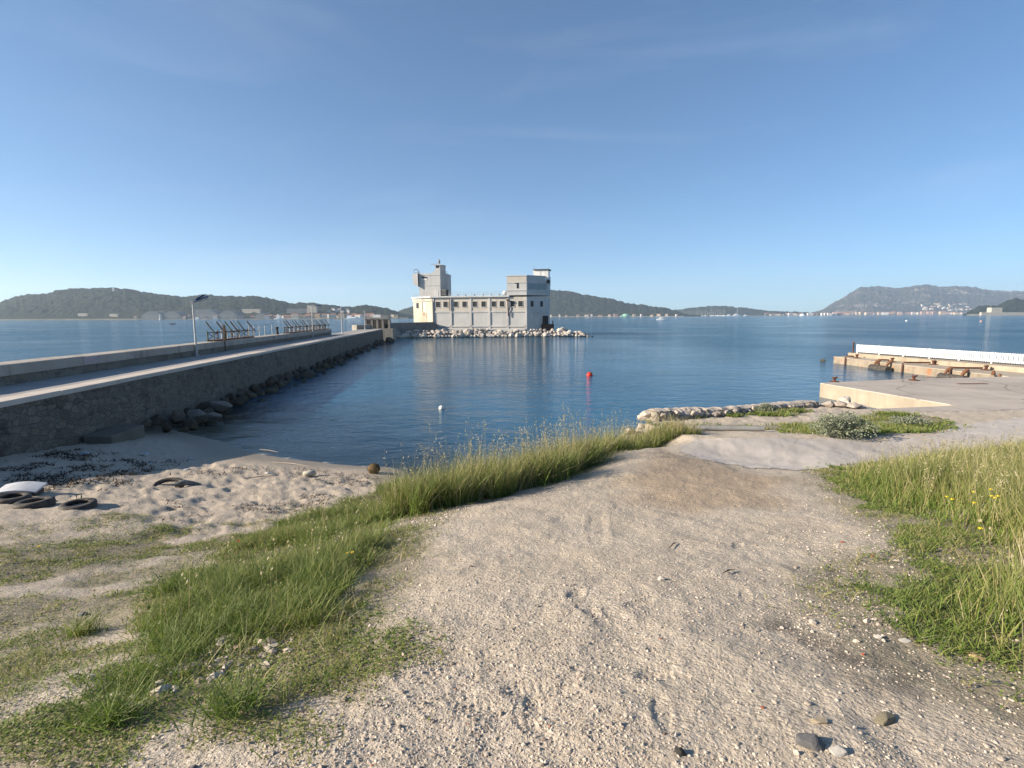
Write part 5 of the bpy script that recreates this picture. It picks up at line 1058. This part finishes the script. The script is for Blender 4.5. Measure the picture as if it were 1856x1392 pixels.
def buoy(px, py, rad, mat_, label, cat='buoy', top=True, group=None, D=None):
    q_ = PZ(px, py, 0); r4 = empty('mooring_buoy', q_, 0, label, cat, group); b = MB(); n = 10
    b.lathe([(0,-rad*.8)]+[(rad*math.cos(a), rad*.18+rad*math.sin(a)) for a in np.linspace(-.9, 1.35, n)]+[(0, rad*1.18)], seg=20); b.build('float', mat_, r4)
    b = MB(); b.lathe([(rad*.24,rad*1.12),(rad*.22,rad*1.28),(0,rad*1.3)], seg=10); b.build('cap', M_BLACK, r4); return r4
M_RED = simple('red_buoy', (.62,.035,.012), (.50,.03,.01), 6, .4, .001); M_WB = simple('white_buoy', (.68,.68,.64), (.56,.55,.50), 6, .5, .001)
buoy(1068.5, 681, .27, M_RED, 'round red buoy floating in the cove'); buoy(800.5, 741, .17, M_WB, 'round white buoy floating in the cove near the beach')
buoy(1643, 582, .75, M_WB, 'tiny white buoy far out, the nearer the mountain centre', group='far buoys'); buoy(1778, 583, .7, simple('faded_red', (.62,.34,.28)), 'tiny pale red buoy far out near the right headland', group='far buoys')
for (px, D, lb, m_) in ((312, 420, 'small dark and red rowing boat out at sea left of the nearest lamp post', M_DARKH), (184, 640, 'tiny white dinghy out at sea, farthest left', M_HULL)):
    p = PD(px, 575, D); q_ = empty('small_boat', (p.x, D, 0), .2, lb, 'boat', 'small boats on the left'); b = MB(); hull(b, 4.2, 1.7, .6); b.build('hull', m_, q_); b = MB(); b.lathe([(.0,.5),(.3,.6),(.25,1.2),(.13,1.3),(.14,1.5),(0,1.6)], seg=8); b.build('engine_cover', M_RED if m_ is M_DARKH else M_DARKH, q_)
p = PD(290, 575, 1300); b = MB(); b.lathe([(3,0),(2.4,2),(1.6,3),(1.2,11),(1.5,11.2),(1.5,12),(0,14)], seg=12); o = b.build('channel_beacon', WALLS['white'], loc=(p.x, 1300, 0)); tag(o, 'small white channel beacon in front of the far hangars', 'beacon')
p = PD(641, 575, 1330); q_ = empty('ferry', (p.x, 1330, 0), 0, 'long low white ship moored before the left waterfront behind the thick post', 'ship'); b = MB(); hull(b, 42, 7, 2.2); b.build('hull', M_HULL, q_); b = MB(); b.box(-16,-6,-2.5,2.5,2.2,8); b.box(-6,6,-2.5,2.5,2.2,4.5); b.build('cabin', M_HULL, q_)
p = PD(505, 575, 1330); q_ = empty('moored_ship', (p.x, 1330, 0), 0, 'white and red workboat moored left of the left waterfront houses', 'ship'); b = MB(); hull(b, 22, 6, 2.5); b.build('hull', M_HULL, q_); b = MB(); b.box(-5,3,-2.2,2.2,2.5,9); b.box(-3,0,-1,1,9,13); b.build('cabin', WALLS['white'], q_)
p = PD(358, 575, 1370); q_ = empty('moored_ship', (p.x, 1370, 0), 0, 'small white boat moored in front of the hangar near the nearest lamp post', 'ship'); b = MB(); hull(b, 16, 4.5, 1.8); b.build('hull', M_HULL, q_); b = MB(); b.box(-4,3,-1.6,1.6,1.8,6); b.build('cabin', WALLS['white'], q_)
# air between here and the mountains
b = MB(); b.box(-9000, 9000, -60, 7600, -6, 420); hzb = b.build('haze', []); hzb['kind'] = 'stuff'; hzb['label'] = 'thin pale morning haze over the bay'
hm = bpy.data.materials.new('haze'); hm.use_nodes = True; hm.node_tree.nodes.clear(); pv = hm.node_tree.nodes.new('ShaderNodeVolumePrincipled'); ho = hm.node_tree.nodes.new('ShaderNodeOutputMaterial')
pv.inputs['Color'].default_value = (.72,.86,1,1); pv.inputs['Density'].default_value = 1.0e-4; pv.inputs['Anisotropy'].default_value = .2; hm.node_tree.links.new(pv.outputs[0], ho.inputs['Volume']); hzb.data.materials.append(hm)
# ------------------------------------------------------------------ things lying on the shore
def gpt(px, py, dz=0):
    q_ = G(px, py); return Vector((q_.x, q_.y, hz(q_.x, q_.y)+dz))
# rubble wall along the edge
wp = [PZ(*p) for p in ((1180,765,1.15),(1215,761,1.14),(1250,758,1.12),(1300,755,1.1),(1335,751,1.08),(1375,745,1.05),(1420,740,1.02),(1475,735,1.0))]
for p in wp: p.z = 0
pts_ = []
for i in range(len(wp)-1):
    for f in np.linspace(0, 1, 14, endpoint=False): pts_.append(wp[i].lerp(wp[i+1], float(f)))
pts_.append(wp[-1]); nseg = len(pts_); V = []; prof = [(-.38,-.5),(-.36,.0),(-.33,.28),(-.26,.42),(-.1,.47),(.1,.47),(.26,.42),(.33,.28),(.36,.0),(.38,-.5)]
for i, p in enumerate(pts_):
    t_ = (pts_[min(i+1,nseg-1)]-pts_[max(i-1,0)]).normalized(); n_ = Vector((t_.y, -t_.x, 0)); e = .75 if i in (0, nseg-1) else 1; hh = 1.12-.55*i/nseg
    for o_, z_ in prof:
        q_ = p+n_*o_*e; w_ = mnoise.noise(q_*1.7+Vector((0,0,z_*2)))*.07+mnoise.noise(q_*6.5+Vector((3,0,z_*5)))*.07; q_ = q_+n_*w_*(1 if o_ > 0 else -1); q_.z = 1.12-.16*i/nseg+z_*hh+(w_*.6 if z_ > .3 else 0); V.append(q_[:])
m_ = len(prof); Q = [(i*m_+j, i*m_+j+1, (i+1)*m_+j+1, (i+1)*m_+j) for i in range(nseg-1) for j in range(m_-1)]
rw = empty('rubble_wall', wp[0], 0, 'low crumbling rubble wall with a flat top along the water', 'wall')
me = bpy.data.meshes.new('masonry'); me.from_pydata(V, [], Q+[tuple(range(m_)), tuple(range((nseg-1)*m_+m_-1, (nseg-1)*m_-1, -1))]); me.materials.append(stonewall_mat('rubble_wall', scale=3.2, dark=.95))
me.materials.append(concrete('wall_cap', (.46,.40,.34), (.36,.31,.26), streak=False, sc=2, bump=.02))
for p in me.polygons: p.material_index = 1 if p.normal.z > .55 else 0
o = link('masonry', me, rw); o.matrix_parent_inverse = Matrix.Translation(-rw.location)
for k in range(46):
    i = random.randrange(2, nseg-2); p = pts_[i]; t_ = (pts_[i+1]-pts_[i-1]).normalized(); n_ = Vector((t_.y, -t_.x, 0)); z0 = 1.12-.16*i/nseg; hh = 1.12-.55*i/nseg
    bs = link('facing_stone', random.choice(RS), rw); bs.matrix_parent_inverse = Matrix.Translation(-rw.location); q_ = p+n_*(.30+random.uniform(-.02,.04)); bs.location = (q_.x, q_.y, z0+random.uniform(.05,.36)*hh)
    sc_ = random.uniform(.08,.17); bs.scale = (sc_*1.3, sc_, sc_*.8); bs.rotation_euler = (random.uniform(-.3,.3), random.uniform(-.3,.3), random.uniform(0,6))
# broken stones at the end of the wall
for k in range(34):
    px = random.uniform(1480, 1560); py = 735+random.uniform(0, 14)*((px-1470)/90) + random.uniform(-3, 3); q = PZ(px, py, .9); z = float(height([q.x],[q.y])[0])
    put_rock('stone', random.choice(RS), q.x, q.y, max(z, .35)+random.uniform(.05,.28), random.uniform(.16,.36), 'broken stone in the rubble heap between the low wall and the quay', 'broken stones of the rubble heap', 'stone', (1.3,1,.6))
q = PZ(1530, 729, 1.0); put_rock('stone', RP[3], q.x, q.y, 1.0, .42, 'big whitish stone on top of the rubble heap by the quay', None, 'stone', (1.4,1,.7))
for (px, py, s) in ((1198,756,.2),(1186,760,.24)): q = gpt(px, py); put_rock('stone', RS[1], q.x-.3, q.y, q.z+.2, s, 'loose stone against the near end of the low rubble wall', 'loose stones at the wall end', 'stone')
for k in range(26):
    t_ = random.random(); q = PZ(1140+46*t_+random.uniform(-6,6), 800-36*t_+random.uniform(-4,8), .8); z = float(height([q.x],[q.y])[0])
    put_rock('stone', random.choice(RS), q.x-random.uniform(0,.5), q.y+random.uniform(0,.4), z+.06, random.uniform(.12,.3), 'broken stone on the slope between the tall grass and the rubble wall', 'broken stones below the rubble wall', 'stone', (1.3,1,.7))
# pipe lying in the grass
pa, pb_, pc = gpt(1078,802), gpt(1200,789), gpt(1385,782)
b = MB(); r0 = .085; b.tube([pa+Vector((0,0,r0*1.6)), pb_+Vector((0,0,r0)), (pb_+pc)/2+Vector((0,0,r0)), pc+Vector((0,0,r0))], r0, 12)
o = b.build('pipe', simple('grey_pipe', (.24,.24,.235), (.17,.17,.165), 2, .6, .002)); tag(o, 'long grey pipe lying in the weeds beside the concrete path', 'pipe')
# bush
def bush(px, py, w, h, label, n=5200, seed=5):
    q_ = gpt(px, py); r_ = empty('shrub', q_, 0, label, 'shrub'); g_ = np.random.default_rng(seed)
    a = g_.uniform(0, 2*np.pi, n); e = np.arcsin(g_.uniform(0, 1, n)); cl = g_.integers(0, 26, n); ca_ = g_.uniform(0, 2*np.pi, 26); cr = np.sqrt(g_.random(26))*.72; chh = g_.uniform(.35, 1, 26)*(1-cr**2*.7)
    rr_ = g_.uniform(.55, 1.05, n)*.3
    C = np.c_[(cr[cl]*np.cos(ca_[cl])+rr_*np.cos(a)*np.cos(e))*w/2, (cr[cl]*np.sin(ca_[cl])+rr_*np.sin(a)*np.cos(e))*w/2*.8, np.clip(chh[cl]*.72*h+rr_*np.sin(e)*h*.9, .02, 9)*np.where(g_.random(n) < .25, g_.random(n), 1)]
    s = g_.uniform(.035, .075, n); d = g_.normal(0, 1, (n,3)); d[:,2] = np.abs(d[:,2])*.7; d /= np.linalg.norm(d, axis=1)[:,None]; u_ = np.cross(d, g_.normal(0,1,(n,3))); u_ /= np.linalg.norm(u_, axis=1)[:,None]
    Vb = np.stack([C, C+d*s[:,None]*.5+u_*s[:,None]*.3, C+d*s[:,None], C+d*s[:,None]*.5-u_*s[:,None]*.3], 1).reshape(-1,3); bb = np.arange(n)*4
    me = npmesh('foliage', Vb, np.stack([bb,bb+1,bb+2,bb+3],1), smooth=False); attr(me, 'tint', np.repeat(g_.random(n), 4)); me.materials.append(M_BUSH); f_ = link('foliage', me, r_)
    b = MB()
    for k in range(9): aa_ = k*.7; b.tube([(0,0,-.03),(math.cos(aa_)*w*.15, math.sin(aa_)*w*.12, h*.25),(math.cos(aa_)*w*.33, math.sin(aa_)*w*.27, h*.55)], .02, 5, r2=.006)
    b.build('stems', simple('stem', (.16,.12,.08)), r_); return r_
t = NT('grey_leaves'); c = t.ramp(t.attr('tint'), [(0, (.11,.135,.07)), (.5, (.21,.235,.15)), (1, (.33,.345,.25))])
p_ = t.n('BsdfPrincipled'); p_.inputs['Roughness'].default_value = .7; t.l(c, p_.inputs['Base Color']); tl_ = t.n('BsdfTranslucent'); t.l(c, tl_.inputs['Color']); ms_ = t.n('MixShader'); ms_.inputs[0].default_value = .25
t.l(p_.outputs[0], ms_.inputs[1]); t.l(tl_.outputs[0], ms_.inputs[2]); t.l(ms_.outputs[0], t.out.inputs[0]); M_BUSH = t.m
bush(1527, 790, 2.1, .78, 'rounded grey green shrub beside the pale concrete path')
bush(1385, 749, .9, .5, 'small shrub growing against the low rubble wall', 1500, 8)
bush(1650, 772, 1.5, .34, 'low spreading shrub behind the grey green one, near the quay', 2600, 9)
# tyres, white board and litter on the beach
def tyre(px, py, rad, tilt, label, rz=0, dz=0.0, w=None):
    q_ = gpt(px, py); w = w or rad*.55; b = MB(); r_ = empty('old_tyre', q_+Vector((0,0,dz)), rz, label, 'tyre', 'old tyres on the beach'); r_.name = 'washed_up_tyre'; r_.rotation_euler = (tilt, 0, rz)
    ri = rad*.56; b.lathe([(ri,w*.12),(ri*1.12,0),(rad*.86,0),(rad*.97,w*.1),(rad,w*.28),(rad,w*.72),(rad*.97,w*.9),(rad*.86,w),(ri*1.12,w),(ri,w*.88),(ri*1.1,w*.7),(rad*.85,w*.55),(ri*1.1,w*.3),(ri,w*.12)], seg=40); b.build('tread', M_BLACK, r_)
    b = MB(); b.lathe([(0,w*.35+.02),(ri*.6,w*.4),(ri*1.1,w*.42)], seg=20); b.build('sand_fill', ground.data.materials[0], r_); return r_
tyre(142, 919, .33, R(2), 'tyre lying flat on the beach, the rightmost of the group by the white board', .3, -.06, .16)
tyre(62, 915, .36, R(-4), 'tyre lying flat just in front of the white board', 1, -.05, .2)
tyre(22, 908, .33, R(3), 'tyre half hidden behind the others at the left edge of the beach', 2, -.05, .18)
q = gpt(146, 916); b = MB(); b.tube([q+Vector((-.06,0,.05)), q+Vector((-.07,0,.22)), q+Vector((.02,.02,.24)), q+Vector((.04,0,.16))], .012, 6); o = b.build('bent_wire', M_GREEN); tag(o, 'bent wire sticking out of the rightmost tyre', 'wire')
q = gpt(33, 897); wb = empty('white_board', q, R(12), 'white overturned board propped above the tyres at the left edge of the beach', 'board'); wb.scale = (.88, .85, .9)
b = MB(); n = 12; vs = []
for k in range(n+1):
    x_ = -.52+1.04*k/n; z_ = .17+.07*math.sin(k/n*math.pi)+(.0 if k else -.08)
    vs += [(x_,-.22,z_-.03),(x_,.3,z_+.06),(x_,.3,z_+.02),(x_,-.22,z_-.07)]
b.add(vs, [(k*4+j,(k+1)*4+j,(k+1)*4+(j+1)%4,k*4+(j+1)%4) for k in range(n) for j in range(4)]+[(0,1,2,3),(n*4+3,n*4+2,n*4+1,n*4)]); b.build('shell', simple('dirty_white', (.55,.56,.57), (.40,.41,.42), 3, .6, .004), wb)
b = MB(); b.box(-.44,.46,-.12,.26,-.02,.13); b.build('core', M_BLACK, wb, bevel=.03)
tw_ = gpt(305, 878); r_ = empty('half_buried_tyre', tw_, .2, 'half buried black tyre with torn plastic in the middle of the beach', 'tyre')
b = MB(); b.tube([(.34*math.cos(a), .2*math.sin(a), .10*math.sin(a*1.0)+.03) for a in np.linspace(-.4, 3.5, 16)], .06, 8); b.build('tread', M_BLACK, r_)
b = MB(); b.tube([(.2,-.1,.05),(.42,-.05,.10),(.6,.05,.03),(.8,0,.02)], [.07,.08,.05,.02], 7); b.build('torn_plastic', simple('torn_plastic', (.20,.21,.20), (.05,.05,.05), 8), r_)
q = gpt(562, 862); b = MB(); Mr = Matrix.Rotation(R(15),4,'Z'); b.tube([Mr @ Vector(p) for p in ((-.2,0,.07),(-.17,0,.08),(-.05,0,.09),(.14,0,.09),(.19,0,.08))], [.03,.08,.095,.085,.03], 12)
o = b.build('float_canister', simple('sandy_plastic', (.52,.48,.38), (.36,.32,.25), 8, .7, .003), loc=q); tag(o, 'sand coloured plastic float lying on the wet beach', 'float')
# brown ball of dry fibres
q = gpt(678, 858); g_ = np.random.default_rng(9); n = 2600; d = g_.normal(0,1,(n,3)); d /= np.linalg.norm(d,axis=1)[:,None]; P_ = d*np.array([.19,.19,.16])*g_.uniform(.8,1,(n,1))+np.array([0,0,.15])
u_ = np.cross(d, g_.normal(0,1,(n,3))); u_ /= np.linalg.norm(u_,axis=1)[:,None]; w_ = np.cross(d, u_); L_ = g_.uniform(.03,.07,(n,1))
Vb = np.stack([P_-u_*L_-w_*.004, P_-u_*L_+w_*.004, P_+u_*L_+w_*.004+d*.015, P_+u_*L_-w_*.004+d*.015],1).reshape(-1,3); bb = np.arange(n)*4
me = npmesh('fibres', Vb, np.stack([bb,bb+1,bb+2,bb+3],1), smooth=False); attr(me,'tint',np.repeat(g_.random(n),4))
t = NT('dry_fibre'); t.bsdf(t.ramp(t.attr('tint'), [(0,(.07,.042,.02)),(.6,(.18,.12,.055)),(1,(.32,.23,.12))]), .9); me.materials.append(t.m)
rb_ = empty('fibre_ball', q, 0, 'round brown ball of dry plant fibres at the edge of the beach by the grass', 'fibre ball'); link('fibres', me, rb_)
b = MB(); b.lathe([(0,-.0),(.12,.02),(.165,.14),(.12,.26),(0,.29)], seg=14); b.build('core', t.m, rb_)
# litter
for k, (px, py, sz, c_, lb) in enumerate(((263,822,.10,(.45,.52,.58),'pale blue scrap of plastic among the dark seaweed'),(152,820,.12,(.42,.44,.47),'crumpled grey bag in the shade near the jetty wall'),(156,829,.05,(.55,.48,.08),'small yellow scrap in the shade under the jetty'),(272,841,.05,(.55,.58,.62),'tiny white scrap beside the washed up seaweed'),(347,833,.07,(.45,.48,.52),'flat white scrap right at the edge of the jetty shadow'),(338,850,.08,(.50,.50,.48),'grey white scrap just outside the jetty shadow'),(486,858,.07,(.55,.52,.46),'pale driftwood chip near the plastic float'))):
    q_ = gpt(px, py); bm = bmesh.new(); bmesh.ops.create_icosphere(bm, subdivisions=2, radius=sz)
    for v in bm.verts: v.co = Vector((v.co.x*1.4, v.co.y, v.co.z*.45))*(1+.6*mnoise.noise(v.co*14+Vector((k,0,0))))
    me = bpy.data.meshes.new('litter'); bm.to_mesh(me); bm.free(); me.materials.append(simple('litter_%d' % k, c_, rough=.6)); o = link('litter', me, loc=q_+Vector((0,0,sz*.15))); tag(o, lb, 'litter')
for k, (pA, pB, lb) in enumerate((((440,866),(505,862),'thin dark stick lying across the lit sand'),((470,818),(505,824),'pale strip standing for the foam line at the waterline of the beach'),((492,838),(560,846),'pale thin strip along the edge of the wet sand'),((1648,900),(1662,884),''),((1212,995),(1226,985),'short dark twig in the middle of the gravel path'),((1310,1048),(1330,1040),'bent dry twig on the right part of the path'),((737,1168),(752,1160),'grey twig among the thin weeds left of the path'))):  # the pale strip at the waterline is added to represent the foam line
    if not lb: continue
    A, B_ = gpt(*pA), gpt(*pB); A.z = max(A.z, .02); B_.z = max(B_.z, .02); L_ = (B_-A).length; b = MB(); mid = (A+B_)/2+Vector((.02*L_, .05*L_, .02)); b.tube([A+Vector((0,0,.012)), mid, B_+Vector((0,0,.012))], [.008,.012,.005] if L_ > .6 else [.003,.006,.002], 6)
    o = b.build('twig', simple('stick_%d' % k, (.50,.42,.32) if 'pale' in lb else (.10,.075,.05))); tag(o, lb, 'twig')
# stones of the path
M_S = {k: simple('stone_'+k, c, tuple(x*.72 for x in c), 14, .85, .003, 60) for k, c in dict(grey=(.17,.165,.16), white=(.62,.58,.51), tan=(.44,.36,.25), olive=(.26,.225,.15), ochre=(.52,.38,.20), dark=(.055,.05,.045), red=(.42,.13,.07), brown=(.2,.12,.07)).items()}
SM = {}
for k, (px, py, wpx, c_, sq, lb) in enumerate((
    (1470,1362,48,'grey',(1.25,.75,.6),'large dark grey stone at the bottom right of the path'),(1517,1374,30,'white',(1.1,.8,.7),'whitish wedge stone just right of the large dark grey one'),
    (1603,1308,38,'olive',(1.2,.8,.6),'flat olive brown stone, second from the right at the bottom'),(1606,1293,13,'white',(1.2,.8,.6),'small white pebble behind the flat olive stone'),
    (1485,1320,26,'tan',(1.3,.7,.6),'long pale stone above the large dark grey one'),(1771,1187,26,'ochre',(1.2,.8,.75),'smooth yellowish stone on the edge of the right meadow'),
    (1591,1156,14,'white',(1.2,.9,.7),'round white stone at the edge of the weeds right of the path'),(1640,1158,18,'white',(1.4,.8,.4),'flat chalky stone beside the round white one'),
    (1232,1370,24,'dark',(1.1,.8,.7),'black lump of charred wood at the bottom of the path'),(1172,1178,9,'dark',(1,.8,.9),'small black stone standing in the middle of the path'),
    (1382,1288,10,'red',(1.2,.8,.7),'small brick red chip low on the path'),(1564,1186,9,'red',(1,.8,.8),'brick red chip beside the dark stain'),
    (1527,986,11,'red',(1.4,.7,.5),'orange tile chip near the horseshoe shaped root'),(1580,1012,11,'red',(1.4,.6,.4),'thin red chip at the pale patch right of the path'),
    (680,989,13,'white',(1.2,.9,.6),'pale stone on the gravel at the top of the left bank'),(163,1284,27,'tan',(1.1,.8,.5),'tan chipped stone in the grass at the bottom left'),
    (405,1279,26,'tan',(1.2,.8,.6),'rounded beige stone half hidden in the weeds below the pebble patch'),(350,1381,14,'grey',(1.1,.8,.7),'small grey stone at the bottom edge left of the path'),
    (403,1140,12,'white',(1.1,.9,.6),'small pale stone above the pebble patch in the bank'),(1553,1085,10,'white',(1.1,.9,.6),'tiny pale stone by the right weeds, the farthest of them'),
    (1667,1070,12,'white',(1.2,.8,.5),'whitish stone lying in the right weeds'),(1782,1118,12,'white',(1.2,.8,.5),'whitish stone deeper in the right meadow near a red chip'),
    (805,820,9,'brown',(1,1,.7),''),(150,1118,16,'grey',(1.2,.8,.5),'grey stone on the sandy patch left of the bank'),(936,1242,8,'white',(1,.9,.7),'little white stone on the path above the footprints'),
    (886,1355,9,'dark',(1,1,.7),'small dark clod at the lower left of the path'),(1205,1338,10,'brown',(1.1,.8,.7),'brown clod above the charred lump'))):
    if not lb: continue
    if c_ not in SM: SM[c_] = rock_mesh('stone', 500+len(SM), M_S[c_], 3)
    q_ = gpt(px, py); dist = (q_-Vector((0,0,H))).length; s = wpx/F*dist/2*(.66 if wpx > 12 else .55); o = link('stone', SM[c_], loc=q_+Vector((0,0,s*.2))); o.scale = (s*sq[0]*1.15, s*sq[1]*1.15, s*sq[2]*1.1); o.rotation_euler = (random.uniform(-.15,.15), random.uniform(-.15,.15), random.uniform(-.4,.4)); tag(o, lb, 'stone')
# yellow daisies in the meadow, a poppy in the bank
M_YEL = simple('yellow_petals', (.75,.55,.02), (.65,.42,.01), rough=.6, bump=0); M_POP = simple('poppy_red', (.60,.04,.015), rough=.6, bump=0); M_STEM = simple('stem_green', (.08,.13,.02), bump=0)
def flower(px, py, h, col, label, group=None, rad=.02):
    q_ = gpt(px, py); r_ = empty('wild_flower', q_, random.uniform(0,6), label, 'flower', group); b = MB(); b.tube([(0,0,0),(.02,0,h*.6),(.0,.01,h)], .0022, 5); b.build('stem', M_STEM, r_)
    b = MB(); n = 9; c0 = (0,.01,h)
    for k in range(n): a = 2*math.pi*k/n; a2 = .28; b.add([(0,.01,h),(rad*.7*math.cos(a-a2),.01+rad*.7*math.sin(a-a2),h+.006),(rad*math.cos(a),.01+rad*math.sin(a),h+.009),(rad*.7*math.cos(a+a2),.01+rad*.7*math.sin(a+a2),h+.006)], [(0,1,2,3)])
    b.lathe([(rad*.35,h),(rad*.3,h+.008),(0,h+.011)], (0,.01,0), 8); b.build('petals', col, r_)
for px, py in ((1757,920),(1790,915),(1787,930),(1803,931),(1719,943),(1759,953),(1765,1010),(1794,935),(1706,935)): flower(px, py+38, .42, M_YEL, 'small yellow daisy standing among the tall grass of the right meadow', 'yellow daisies in the meadow', .022)
flower(641, 1030, .16, M_YEL, 'yellow flower on the path side of the bank, the right one of two', 'yellow flowers on the bank', .02); flower(628, 1028, .14, M_YEL, 'yellow flower on the path side of the bank, the left one of two', 'yellow flowers on the bank', .02)
flower(434, 1010, .25, M_POP, 'single red poppy in the green bank', None, .024); flower(72, 1010, .13, M_YEL, 'yellow flower in the weeds at the left edge', None, .03)
